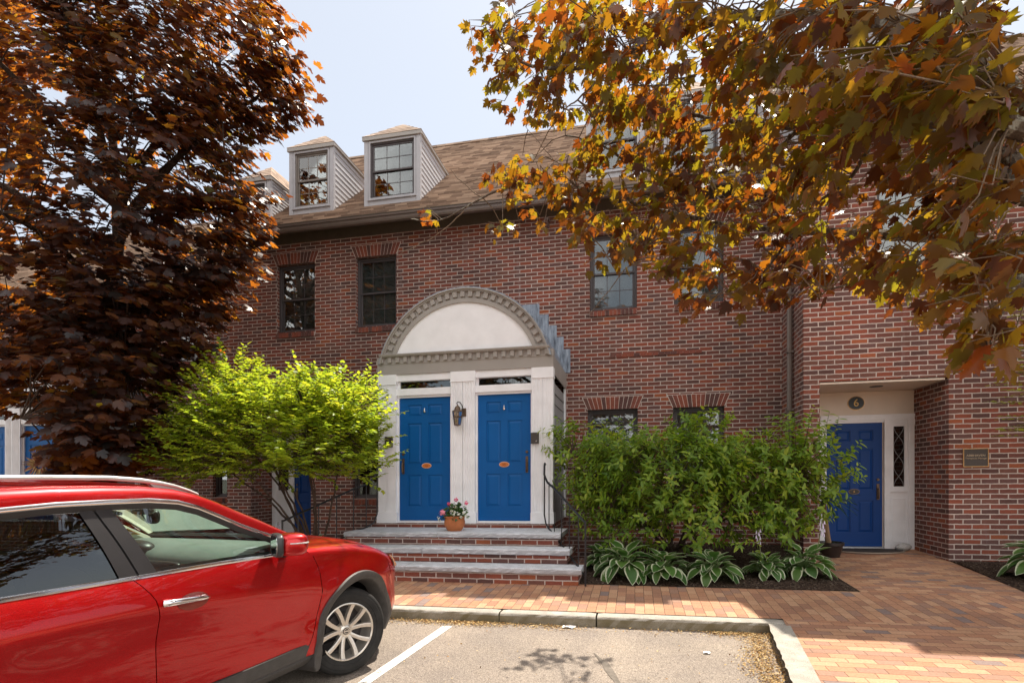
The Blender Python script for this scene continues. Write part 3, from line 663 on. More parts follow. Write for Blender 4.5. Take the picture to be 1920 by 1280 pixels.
    for k in range(n):
        th = math.pi * (0.105 + 0.79 * k / (n - 1)); c_, s_ = math.cos(th), math.sin(th); q = 0.036
        f = lambda r, t_: (X(0.012) + r * c_ - t_ * s_, zc + r * s_ + t_ * c_)
        mb.prism([f(1.325, -q), f(1.412, -q), f(1.412, q), f(1.325, q)], 'y', yf - 0.042, yf - 0.004)
    mb.build('arch_dentils', TAUPE, p, bevel=0.002)
    mb = MB(); a0 = math.asin((Z(2.076) - zc) / 1.25); poly = [(X(0.012) + 1.25 * math.cos(a0 + (math.pi - 2 * a0) * k / 48), zc + 1.25 * math.sin(a0 + (math.pi - 2 * a0) * k / 48)) for k in range(49)]
    mb.prism(poly, 'y', yf - 0.002, yf + 0.06); mb.build('tympanum', WHITE, p)
    recalc(arc(1.459, 1.476, yf - 0.06, yw + 0.02, Z(1.93)).build('barrel_roof', LEAD, p, smooth=True))
    # stepped flashing against the brick
    mb = MB()
    for sx in (-1, 1):
        for k, (xe, zt) in enumerate(((0.97, 3.30), (1.15, 3.085), (1.30, 2.87), (1.43, 2.645), (1.555, 2.41))):
            xa = xe - 0.34; zb = max(Z(1.97), zt - 0.55)
            a_, b_ = X(sx * xa), X(sx * xe); mb.box(min(a_, b_), max(a_, b_), yw - 0.012 - 0.002 * k, yw - 0.0015, zb + dz, zt + dz)
        mb.build('step_flashing', LEAD, p); mb = MB()
    for sx in (-1, 1):
        mb = MB(); x = X(sx * 1.44)
        if sx > 0:
            for i in range(13):
                a_ = Z(-0.71) + i * 0.175; b_ = a_ + 0.175
                if b_ > Z(1.90): break
                mb.quad((x + 0.014, yf + 0.16, a_), (x + 0.014, yw, a_), (x, yw, b_), (x, yf + 0.16, b_)); mb.quad((x, yf + 0.16, a_), (x, yw, a_), (x + 0.014, yw, a_), (x + 0.014, yf + 0.16, a_))
        else: mb.box(x, x + 0.02, yf + 0.16, yw, Z(-0.71), Z(1.75))
        mb.build('side_siding', SIDING, p)
    for sx in (-1, 1):
        mb = MB(); x = X(sx * 1.46); mb.box(min(x, x + sx * 0.02), max(x, x + sx * 0.02), yf + 0.141, yw, Z(1.66), Z(1.95))
        mb.box(min(x, x - sx * 0.03), max(x, x - sx * 0.03), yf + 0.16, yw, Z(1.90), Z(1.95))
        mb.build('side_frieze', TAUPE, p)
    for sx in (-1, 1):
        mb = MB(); x = X(sx * 1.445); mb.box(min(x, x + sx * 0.03), max(x, x + sx * 0.03), yw - 0.13, yw - 0.002, Z(-0.71), Z(1.66)); mb.build('corner_board', WHITE, p)
    mb = MB(); mb.box(X(-1.3), X(1.3), yf + 0.5, yf + 0.52, Z(-0.7), Z(1.75)); mb.build('room_lining', DARK, p)
    mb = MB(); mb.box(X(-1.44), X(1.445), yf + 0.0, yw + 0.1, Z(-1.35), Z(-0.71)); mb.build('base', BR, p)
    return p
portico(house, -2.735, YP, YM, 0.0, None)
OR = m_plain('terracotta enamel plate', (0.55, 0.16, 0.035), 0.4); ORR = m_plain('pale plate rim', (0.62, 0.40, 0.28), 0.4); ORT = m_plain('plate numerals', (0.22, 0.06, 0.015), 0.5)
panel_door(house, 'door', -3.852, -2.962, -0.668, 1.364, YP + 0.09, DOOR_M, -1, None, plate=('5B', 0.03, 0.905, ORR, OR, ORT))
panel_door(house, 'door', -2.494, -1.622, -0.668, 1.364, YP + 0.09, DOOR_M, 1, None, plate=('6A', -0.0, 0.905, ORR, OR, ORT))

# ------------------------------------------------------------------ right house
rh = thing('brick_townhouse', 'projecting brick townhouse with recessed navy door number 6', 'townhouse', (5.5, YQ, -1.25))
holes = [(2.726, 4.440, -1.5, 1.41, 1.1), (3.50, 4.33, 2.94, 4.35), (6.4, 7.3, 2.94, 4.35), (6.0, 6.9, -1.2, 1.1)]
mb = MB(); wall_y(mb, 2.5, 11.0, -1.6, 5.15, YQ, holes)
mb.quad((2.5, 20.3, -1.6), (2.5, 20.3, 5.15), (2.5, YQ, 5.15), (2.5, YQ, -1.6)); mb.add([(2.5, YQ, 5.15), (2.5, 20.2, 5.15), (2.5, 15.0, 9.75)], [(0, 1, 2)])
mb.quad((11, YQ, -1.6), (11, YQ, 5.15), (11, 20.3, 5.15), (11, 20.3, -1.6)); mb.quad((11, 20.3, -1.6), (11, 20.3, 5.15), (2.5, 20.3, 5.15), (2.5, 20.3, -1.6))
mb.build('wall', BR, rh)
YE2 = ROW * 94
shingle_roof(rh, 2.34, 11.3, YE2, ZE, 15.1)
mb = MB(); mb.box(2.48, 11.0, YQ - 0.022, YQ - 0.001, 4.93, 5.12); mb.box(2.3, 11.2, YE2 - 0.01, YQ - 0.02, 5.12, 5.135); mb.box(2.3, 11.2, YE2 - 0.012, YE2 + 0.012, 4.95, 5.06); mb.build('frieze_board', FRIEZE, rh)
mb = MB(); mb.prism([(YE2 - 0.02, ZE - 0.20), (YE2 - 0.02, ZE + 0.0), (15.1, roof_z(15.1, YE2, ZE) + 0.0), (15.1, roof_z(15.1, YE2, ZE) - 0.2)], 'x', 2.29, 2.335)
mb.prism([(YE2 - 0.02, ZE - 0.21), (YE2 - 0.02, ZE - 0.19), (15.1, roof_z(15.1, YE2, ZE) - 0.19), (15.1, roof_z(15.1, YE2, ZE) - 0.21)], 'x', 2.336, 2.498); mb.build('rake_board', DORM_TRIM, rh)
gutter(rh, 2.33, 11.2, YE2 - 0.013, 5.045)
mb = MB(); mb.box(2.73, 4.438, 10.592, 10.65, -1.5, 1.40); mb.build('entry_back', CREAM, rh)
mb = MB(); mb.box(2.7265, 4.40, YQ + 0.02, 10.59, 1.372, 1.40); mb.build('entry_ceiling', CREAM, rh)
mb = MB(); mb.lathe([(0.0, 0.0), (0.09, 0.0), (0.095, -0.004), (0.085, -0.006)], (3.66, 9.95, 1.3718), 20); mb.build('ceiling_light', BLKPL, rh)
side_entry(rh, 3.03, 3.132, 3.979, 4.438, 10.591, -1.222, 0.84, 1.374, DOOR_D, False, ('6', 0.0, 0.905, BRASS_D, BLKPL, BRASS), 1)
for a, b, c, d in ((3.50, 4.33, 2.94, 4.35), (6.4, 7.3, 2.94, 4.35)): brick_window(rh, a, b, c, d, YQ, back=PALE_BACK)
brick_window(rh, 6.0, 6.9, -1.2, 1.1, YQ, back=None)
header_course(rh, 4.04, 4.86, 2.205, YQ)
dormer(rh, 3.62, 4.60, 9.9, 7.05, (YE2, ZE), PALE_BACK, PALE_BACK)

# ------------------------------------------------------------------ left house
lh = thing('brick_townhouse', 'set back brick townhouse at left, mostly hidden behind the purple maple', 'townhouse', (-14, 11.9, -1.4))
YL = 11.9
holes = [(-9.75, -8.9, -0.35, 1.1), (-10.9, -10.1, 2.9, 4.2), (-15.0, -14.2, 2.9, 4.2), (-18.0, -17.0, -0.4, 1.1)]
mb = MB(); wall_y(mb, -26, -8.499, -1.7, 4.55, YL, holes); mb.quad((-26, YL, -1.7), (-26, YL, 4.55), (-26, 20, 4.55), (-26, 20, -1.7)); mb.quad((-26, 20, -1.7), (-26, 20, 4.55), (-8.6, 20, 4.55), (-8.6, 20, -1.7)); mb.build('wall', BR, lh)
shingle_roof(lh, -26.2, -8.52, ROW * 118, 4.55, 16.2)
gutter(lh, -26.2, -8.52, ROW * 118 - 0.013, 4.545)
for h in holes: brick_window(lh, *h, YL, back=(BLIND if h[2] > 0 else None))
portico(lh, -13.25, 10.05, YL, -0.09, None)
panel_door(lh, 'door', -13.25 - 1.117, -13.25 - 0.227, -0.758, 1.274, 10.14, DOOR_M, -1, None)
panel_door(lh, 'door', -13.25 + 0.241, -13.25 + 1.113, -0.758, 1.274, 10.14, DOOR_M, 1, None, knocker=False)

# ------------------------------------------------------------------ steps and small things
st = thing('entry_steps', 'three granite treads on brick risers below the double blue doors', 'steps', (-2.7, 8.2, -1.35))
for nm, x0, x1, y0, y1, zt, th in (('tread', -4.70, -0.66, 7.30, 7.70, -1.145, 0.072), ('tread', -4.52, -0.85, 7.68, 8.07, -0.952, 0.078), ('tread', -4.32, -1.02, 8.05, 8.995, -0.775, 0.066)):
    for a, b in ((x0, -3.0 + (zt + 1.1) * 0.5), (-3.0 + (zt + 1.1) * 0.5 + 0.006, x1)):
        nx = int((b - a) / 0.05); rows = []
        prof = [(y1, -th), (y0 + 0.01, -th), (y0, -th + 0.012), (y0 + 0.002, -th * 0.5), (y0, -0.014), (y0 + 0.008, -0.004), (y0 + 0.03, 0.0), (y1, 0.0)]
        for i in range(nx + 1):
            x = a + (b - a) * i / nx; rows.append([(x, yy + (random.uniform(-.008, .006) if 1 <= k <= 5 else 0), zt + zz + (random.uniform(-.003, .003) if 1 <= k <= 5 else 0)) for k, (yy, zz) in enumerate(prof)])
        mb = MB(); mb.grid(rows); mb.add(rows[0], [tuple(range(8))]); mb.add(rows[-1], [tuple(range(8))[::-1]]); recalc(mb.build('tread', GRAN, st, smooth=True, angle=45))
for x0, x1, y0, y1, z0, z1 in ((-4.66, -0.70, 7.335, 8.9, -1.5, -1.219), (-4.48, -0.89, 7.72, 8.9, -1.143, -1.031), (-4.28, -1.06, 8.09, 8.9, -0.950, -0.842)):
    mb = MB(); mb.box(x0, x1, y0, y1, z0, z1); mb.build('riser', BR, st)
mb = MB(); mb.box(-4.22, -1.26, 8.985, 8.999, -0.775, -0.711); mb.build('riser', BR, st)
def railing(sx, xs, label):
    X = lambda k: xs + sx * k
    r = thing('iron_railing', label, 'railing', (X(0.4), 8.0, -1.3))
    top = [(X(0), 8.9, 0.22), (X(0.0), 8.84, 0.235), (X(0.0), 8.80, 0.19), (X(0.01), 8.72, 0.06), (X(0.08), 8.58, -0.06), (X(0.2), 8.36, -0.13), (X(0.75), 7.32, -0.56)]
    bot = [(X(0), 8.8, 0.10), (X(0.0), 8.79, -0.55), (X(0.03), 8.74, -0.68), (X(0.09), 8.62, -0.745), (X(0.2), 8.36, -0.80), (X(0.75), 7.32, -1.24)]
    mb = MB(); mb.tube(top, 0.016, 6); mb.build('top_rail', BLACK, r, smooth=True)
    mb = MB(); mb.tube(bot, 0.012, 6); mb.build('bottom_rail', BLACK, r, smooth=True)
    for f in (0.10, 0.21, 0.35, 0.49, 0.64):
        x, y = X(f), 8.8 - (f - 0.0) * 1.97
        zt = -0.13 - (8.36 - y) * 0.413 if y < 8.5 else -0.05; zb = -0.80 - (8.36 - y) * 0.423 if y < 8.5 else -0.74
        mb = MB(); mb.tube([(x, y, zt), (x, y, zb)], 0.008, 6); mb.build('baluster', BLACK, r)
    mb = MB(); mb.tube([(X(0.75), 7.32, -0.54), (X(0.75), 7.32, -1.36)], 0.013, 6); mb.build('post', BLACK, r)
railing(1, -1.36, 'black iron handrail curving down the right side of the granite steps')
railing(-1, -4.12, 'black iron handrail at the left end of the granite steps')

lan = thing('wall_lantern', 'bronze carriage lantern between the two blue doors', 'lantern', (-2.72, YP, 1.02))
lx, ly = -2.775, YP - 0.13
mb = MB(); mb.box(-2.745, -2.665, YP - 0.02, YP - 0.0005, 1.02, 1.15); mb.build('backplate', BRASS_D, lan, bevel=0.006)
mb = MB(); mb.tube([(-2.715, YP - 0.01, 1.12), (-2.725, YP - 0.04, 1.19), (-2.745, YP - 0.08, 1.235), (lx, ly + 0.01, 1.245), (lx - 0.012, ly, 1.22), (lx, ly, 1.195)], 0.008, 8); mb.build('arm', BLACK, lan, smooth=True)
mb = MB(); mb.lathe([(0, 0.10), (0.01, 0.10), (0.014, 0.085), (0.03, 0.075), (0.045, 0.055), (0.055, 0.02), (0.085, 0.0), (0.09, -0.012), (0.07, -0.014), (0.0, -0.014)], (lx, ly, 1.095), 16); mb.build('cap', BRASS_D, lan, smooth=True, angle=30)
AMB = m_glass('seeded amber glass', (0.75, 0.6, 0.48), 0.8, 0.3)
mb = MB(); mb.lathe([(0.082, 0.0), (0.052, -0.20)], (lx, ly, 1.08), 6); mb.build('glass', AMB, lan)
mb = MB()
for k in range(6):
    a = math.pi / 3 * k; mb.tube([(lx + 0.083 * math.cos(a), ly + 0.083 * math.sin(a), 1.08), (lx + 0.053 * math.cos(a), ly + 0.053 * math.sin(a), 0.88)], 0.005, 5)
mb.lathe([(0.0, 0.0), (0.056, 0.0), (0.056, -0.012), (0.02, -0.025), (0.0, -0.03)], (lx, ly, 0.882), 6); mb.lathe([(0.071, 0.0), (0.073, 0.0), (0.070, -0.02), (0.068, -0.02)], (lx, ly, 1.01), 6); mb.build('cage', BRASS_D, lan)
mb = MB(); mb.lathe([(0.012, 0.0), (0.012, 0.09), (0.0, 0.10)], (lx, ly, 0.885), 10); mb.build('candle', CREAM, lan)
for x0, lab in ((-1.60, 'dark intercom box with small button right of the right blue door'), (-4.06, 'dark intercom box left of the left blue door beside the shrub')):
    b = thing('intercom_box', lab, 'intercom', (x0 + 0.06, YP, 0.64)); z = 0.55
    mb = MB(); mb.box(x0, x0 + 0.125, YP - 0.05, YP - 0.0005, z, z + 0.175); mb.build('box', m_plain('dark bronze plastic', (0.06, 0.05, 0.045), 0.4) if 'dark bronze plastic' not in bpy.data.materials else bpy.data.materials['dark bronze plastic'], b, bevel=0.004)
    mb = MB(); mb.lathe([(0, -0.006), (0.012, -0.006), (0.013, 0.0)], (x0 + 0.088, YP - 0.05, z + 0.04), 12, axis='y'); mb.build('button', SILVER, b)
sg = thing('number_sign', 'round black and gold number 6 sign above the navy door', 'number sign', (3.58, 10.56, 1.08))
el = lambda r, s: [(3.58 + r * math.cos(t_ * math.pi / 20), 1.19 + s * math.sin(t_ * math.pi / 20)) for t_ in range(40)]
mb = MB(); mb.prism(el(0.128, 0.115), 'y', 10.548, 10.561); mb.build('rim', BRASS, sg)
mb = MB(); mb.prism(el(0.119, 0.106), 'y', 10.544, 10.549); mb.build('plate', BLKPL, sg)
text_part('6', 0.17, (3.58, 10.5425, 1.19), GOLD, sg, 'numeral')
pq = thing('wall_plaque', 'dark bronze plaque with gold border on the brick right of the entry', 'plaque', (4.775, YQ, 0.1))
mb = MB(); mb.box(4.622, 4.928, YQ - 0.016, YQ - 0.0005, 0.105, 0.358); mb.build('plate', m_plain('brown bronze plate', (0.045, 0.03, 0.022), 0.4), pq)
mb = MB(); frame(mb, 4.617, 4.933, 0.10, 0.363, YQ - 0.02, YQ - 0.0006, 0.008); mb.build('border', BRASS, pq)
PT = m_plain('plaque lettering', (0.45, 0.34, 0.22), 0.45)
text_part('ABBHAVEN', 0.04, (4.775, YQ - 0.0175, 0.262), PT, pq, 'lettering', width=0.235); text_part('Therapeutic Massage', 0.03, (4.775, YQ - 0.0175, 0.222), PT, pq, 'lettering', width=0.265)
mat_ = thing('doormat', 'dark half round doormat with pale edge in front of the navy door', 'doormat', (3.62, 10.3, walk_z(10.3)))
hm = lambda r, s: [(3.66 + r * math.cos(math.pi + math.pi * k / 24), 10.5 + s * math.sin(math.pi + math.pi * k / 24)) for k in range(25)]
z = walk_z(10.2) + 0.012
mb = MB(); mb.prism(hm(0.60, 0.52), 'z', z - 0.01, z + 0.008); mb.build('edge', m_plain('mat edge', (0.30, 0.24, 0.19), 0.9), mat_)
mb = MB(); mb.prism(hm(0.565, 0.49), 'z', z + 0.004, z + 0.014); mb.build('pile', m_plain('mat pile', (0.045, 0.035, 0.03), 0.95, bump=0.5), mat_)
rk = MB(); rows = []
for i in range(9):
    th = math.pi * i / 8; rows.append([(4.22 + 0.115 * math.sin(th) * math.cos(p_) * (1 + 0.12 * math.sin(3 * p_ + i)), 10.40 + 0.08 * math.sin(th) * math.sin(p_), walk_z(10.4) + 0.055 + 0.06 * math.cos(th) * (1 + 0.1 * math.cos(2 * p_))) for p_ in [2 * math.pi * k / 14 for k in range(14)]])
rk.grid(rows, closed=True); tag(rk.build('stone', m_granite('white stone', (0.62, 0.6, 0.58), (0.3, 0.3, 0.3)), smooth=True, angle=180), 'rounded white stone doorstop beside the sidelight of the navy door', 'stone')
# ------------------------------------------------------------------ leaf shapes
def maple(detail=2):
    if detail == 2:
        H = [(0, 0), (.15, -.06), (.30, -.02), (.47, .0), (.38, .12), (.43, .21), (.60, .36), (.45, .38), (.50, .50), (.61, .67), (.42, .60), (.23, .50), (.24, .64), (.35, .77), (.19, .77), (.13, .88), (0, 1.06)]
    else:
        H = [(0, 0), (.30, -.03), (.46, .02), (.40, .18), (.60, .38), (.46, .44), (.60, .67), (.22, .50), (.30, .76), (0, 1.05)]
    n = len(H); tv = [(x, y, -0.22 * abs(x) + 0.08 * math.sin(y * 7 + x * 5) * abs(x)) for x, y in H] + [(-x, y, -0.22 * abs(x) + 0.08 * math.sin(y * 6 + x * 4) * abs(x)) for x, y in H[1:-1]]
    return tv, [tuple(range(n)), tuple([0, n - 1] + list(range(n + len(H) - 3, n - 1, -1)))]
def ovate(w=0.5, pt=1.6, n=5, fold=0.25):
    H = [(0, 0)]
    for k in range(1, n): f = k / n; H.append((w / 2 * math.sin(math.pi * f ** (1 / pt)) ** 0.8, f))
    H.append((0, 1)); m = len(H)
    tv = [(x, y, fold * abs(x)) for x, y in H] + [(-x, y, fold * abs(x)) for x, y in H[1:-1]]
    return tv, [tuple(range(m)), tuple([0, m - 1] + list(range(m + m - 3, m - 1, -1)))]
def unit(a): return a / (np.linalg.norm(a, axis=-1, keepdims=True) + 1e-9)

def limb_path(pts, n=14, wob=0.05):
    """smooth polyline through pts"""
    P = [Vector(p) for p in pts]; out = []
    for i in range(len(P) - 1):
        p0, p1, p2, p3 = P[max(i - 1, 0)], P[i], P[i + 1], P[min(i + 2, len(P) - 1)]
        for k in range(n):
            t = k / n; out.append(0.5 * ((2 * p1) + (p2 - p0) * t + (2 * p0 - 5 * p1 + 4 * p2 - p3) * t * t + (3 * p1 - p0 - 3 * p2 + p3) * t ** 3))
    out.append(P[-1])
    return [Vector((p.x + random.uniform(-wob, wob) * 0.3, p.y + random.uniform(-wob, wob) * 0.3, p.z + random.uniform(-wob, wob) * 0.3)) for p in out]
def taper(n, a, b, pw=1.0): return [a + (b - a) * (k / (n - 1)) ** pw for k in range(n)]

MAPLE_L = m_leaf('purple maple leaf', [(0.0, (0.016, 0.018, 0.016)), (0.35, (0.024, 0.021, 0.022)), (0.65, (0.040, 0.027, 0.026)), (0.85, (0.085, 0.042, 0.022)), (1.0, (0.045, 0.050, 0.02))],
                 [(0.0, (0.09, 0.03, 0.012)), (0.3, (0.25, 0.06, 0.012)), (0.55, (0.58, 0.16, 0.015)), (0.8, (0.85, 0.30, 0.025)), (0.93, (0.9, 0.48, 0.03)), (1.0, (0.55, 0.5, 0.03))], 0.40, 0.36, 0.55)
MAPLE_R = m_leaf('bronze maple leaf', [(0.0, (0.018, 0.011, 0.010)), (0.35, (0.026, 0.018, 0.008)), (0.65, (0.034, 0.027, 0.008)), (0.88, (0.045, 0.037, 0.010)), (1.0, (0.07, 0.022, 0.010))],
                 [(0.0, (0.16, 0.04, 0.012)), (0.22, (0.50, 0.12, 0.012)), (0.42, (0.66, 0.25, 0.014)), (0.65, (0.62, 0.38, 0.018)), (0.88, (0.50, 0.44, 0.022)), (1.0, (0.80, 0.15, 0.015))], 0.40, 0.38, 0.4)
SHRUB_L = m_leaf('lime shrub leaf', [(0.0, (0.10, 0.17, 0.018)), (0.5, (0.19, 0.28, 0.025)), (1.0, (0.30, 0.36, 0.03))], [(0.0, (0.32, 0.48, 0.03)), (0.5, (0.55, 0.66, 0.035)), (1.0, (0.78, 0.74, 0.04))], 0.48, 0.42, 0.4)
SHRUB_R = m_leaf('green shrub leaf', [(0.0, (0.08, 0.16, 0.020)), (0.5, (0.17, 0.27, 0.030)), (0.8, (0.25, 0.34, 0.035)), (1.0, (0.42, 0.44, 0.06))], [(0.0, (0.16, 0.32, 0.02)), (0.5, (0.34, 0.50, 0.03)), (1.0, (0.62, 0.64, 0.05))], 0.42, 0.42, 0.4)
HOSTA = m_leaf('hosta leaf', [(0.0, (0.035, 0.10, 0.022)), (0.6, (0.065, 0.15, 0.03)), (1.0, (0.10, 0.19, 0.04))], [(0.0, (0.10, 0.26, 0.04)), (1.0, (0.22, 0.40, 0.06))], 0.3, 0.4, 0.45, edge=(0.62, 0.66, 0.46))
YG = m_leaf('yellow green leaf', [(0.0, (0.10, 0.14, 0.02)), (1.0, (0.24, 0.26, 0.03))], [(0.0, (0.30, 0.38, 0.03)), (1.0, (0.65, 0.6, 0.05))], 0.5)
DRAC = m_leaf('dracaena leaf', [(0.0, (0.018, 0.05, 0.014)), (1.0, (0.05, 0.11, 0.03))], [(0.0, (0.05, 0.14, 0.02)), (1.0, (0.12, 0.25, 0.04))], 0.3)

# ------------------------------------------------------------------ left maple
def left_maple():
    base = (-8.9, 8.3, -1.36)
    t = thing('maple_tree', 'big purple leaved maple filling the left side, orange where the sun catches its top', 'tree', base)
    lm = []
    trunk = limb_path([base, (-8.95, 8.3, -0.2), (-9.0, 8.28, 0.6), (-8.95, 8.25, 1.3), (-8.75, 8.2, 2.1), (-8.5, 8.1, 3.2), (-8.6, 8.2, 5.0), (-8.9, 8.3, 7.0)], 6, 0.03)
    mb = MB(); mb.tube(trunk, taper(len(trunk), 0.17, 0.05, 0.8), 12); mb.build('trunk', BARK_D, t, smooth=True)
    lm += trunk[15:]
    ends = [(-6.3, 7.7, 3.0), (-5.9, 7.4, 5.3), (-6.8, 6.7, 4.3), (-11.4, 7.6, 2.2), (-12.2, 7.5, 4.2), (-9.6, 6.0, 2.3), (-8.4, 5.9, 3.7), (-10.6, 6.2, 5.0), (-7.4, 7.2, 1.7), (-9.4, 6.2, 6.6), (-6.6, 8.2, 6.6), (-7.5, 6.3, 6.4), (-11.6, 8.6, 6.3), (-7.8, 7.0, 7.8), (-8.0, 6.2, 0.9), (-10.4, 6.8, 1.0), (-5.3, 7.9, 6.1)]
    for e in ends:
        k = min(range(12, len(trunk)), key=lambda i: abs(trunk[i].z - (1.0 + 0.62 * (e[2] - 0.6)))); s = trunk[k]; E = Vector(e); m = s.lerp(E, 0.5) + Vector((0, 0, 0.25))
        lp = limb_path([s, m, E], 8, 0.06); mb = MB(); mb.tube(lp, taper(len(lp), 0.075, 0.015), 7); mb.build('limb', BARK_D, t, smooth=True); lm += lp[4:]
    LM = np.array([tuple(p) for p in lm])
    # sprays through several overlapping lobes
    lobes = [((-9.0, 7.6, 4.6), (3.3, 2.0, 3.4), 620), ((-10.8, 7.2, 2.7), (2.5, 1.6, 1.9), 300), ((-7.2, 7.4, 4.0), (1.5, 1.3, 1.9), 210), ((-7.9, 7.1, 1.3), (1.45, 1.2, 1.25), 170), ((-6.9, 7.6, 6.4), (1.75, 1.4, 1.3), 230), ((-5.7, 7.9, 5.9), (0.65, 0.6, 0.5), 40),
             ((-6.5, 7.6, 3.6), (0.9, 0.8, 0.7), 70), ((-9.2, 7.1, 7.6), (2.8, 1.8, 1.4), 240), ((-7.7, 6.9, 0.75), (1.0, 0.8, 0.6), 110), ((-8.2, 6.9, 0.3), (0.7, 0.6, 0.35), 45), ((-7.6, 7.3, 2.2), (0.9, 0.8, 1.1), 90), ((-11.6, 7.4, 5.6), (2.2, 1.6, 2.2), 190), ((-7.2, 7.6, 2.35), (0.95, .8, 0.8), 75)]
    P, D, Nn, S, T = [], [], [], [], []; tw = MB()
    for c, r, n in lobes:
        for _ in range(int(n * 1.45)):
            v = unit(RNG.normal(size=3)); rad = RNG.uniform(0.55, 1.0) ** 0.6
            if v[1] > 0.5 and RNG.random() < 0.55: continue
            p = np.array(c) + v * np.array(r) * rad * RNG.uniform(0.92, 1.08)
            if p[2] < 0.0 or (p[0] / p[1] < -1.19 and p[2] < 1.35 + 0.25 * math.sin(p[0] * 7)): continue
            out = unit(p - np.array([-8.9, 8.2, p[2] - 0.6])); dd = unit(out * np.array([1, 1, 0.35]) + RNG.normal(size=3) * 0.25)
            L = RNG.uniform(0.3, 0.6); k = np.argmin(((LM - p) ** 2).sum(1)); q = LM[k]
            if RNG.random() < 0.34:
                mid = (q + p) / 2 + np.array([0, 0, 0.12]); tw.tube([q, mid, p, p + dd * L * 0.9], [0.011, 0.009, 0.006, 0.003], 4, cap=False)
            m = RNG.integers(8, 14)
            for j in range(m):
                f = j / m; side = unit(np.cross(dd, [0, 0, 1])) * (1 if j % 2 else -1)
                pos = p + dd * L * f + side * RNG.uniform(0.02, 0.09) + np.array([0, 0, -RNG.uniform(0, 0.05)])
                ld = unit(dd * 0.7 + side * RNG.uniform(0.4, 1.0) + np.array([0, 0, -RNG.uniform(0.15, 0.7)]))
                P.append(pos); D.append(ld); Nn.append(unit(np.array([0, 0, 1.0]) + out * 0.45 + RNG.normal(size=3) * 0.33)); S.append(RNG.uniform(0.10, 0.165))
    tw.build('twigs', BARK_D, t)
    tv, tf = maple(1); leaf_object('crown', MAPLE_L, tv, tf, P, D, Nn, S, t, curl=RNG.uniform(0, 0.35, len(P))); return len(P)
nl = left_maple()

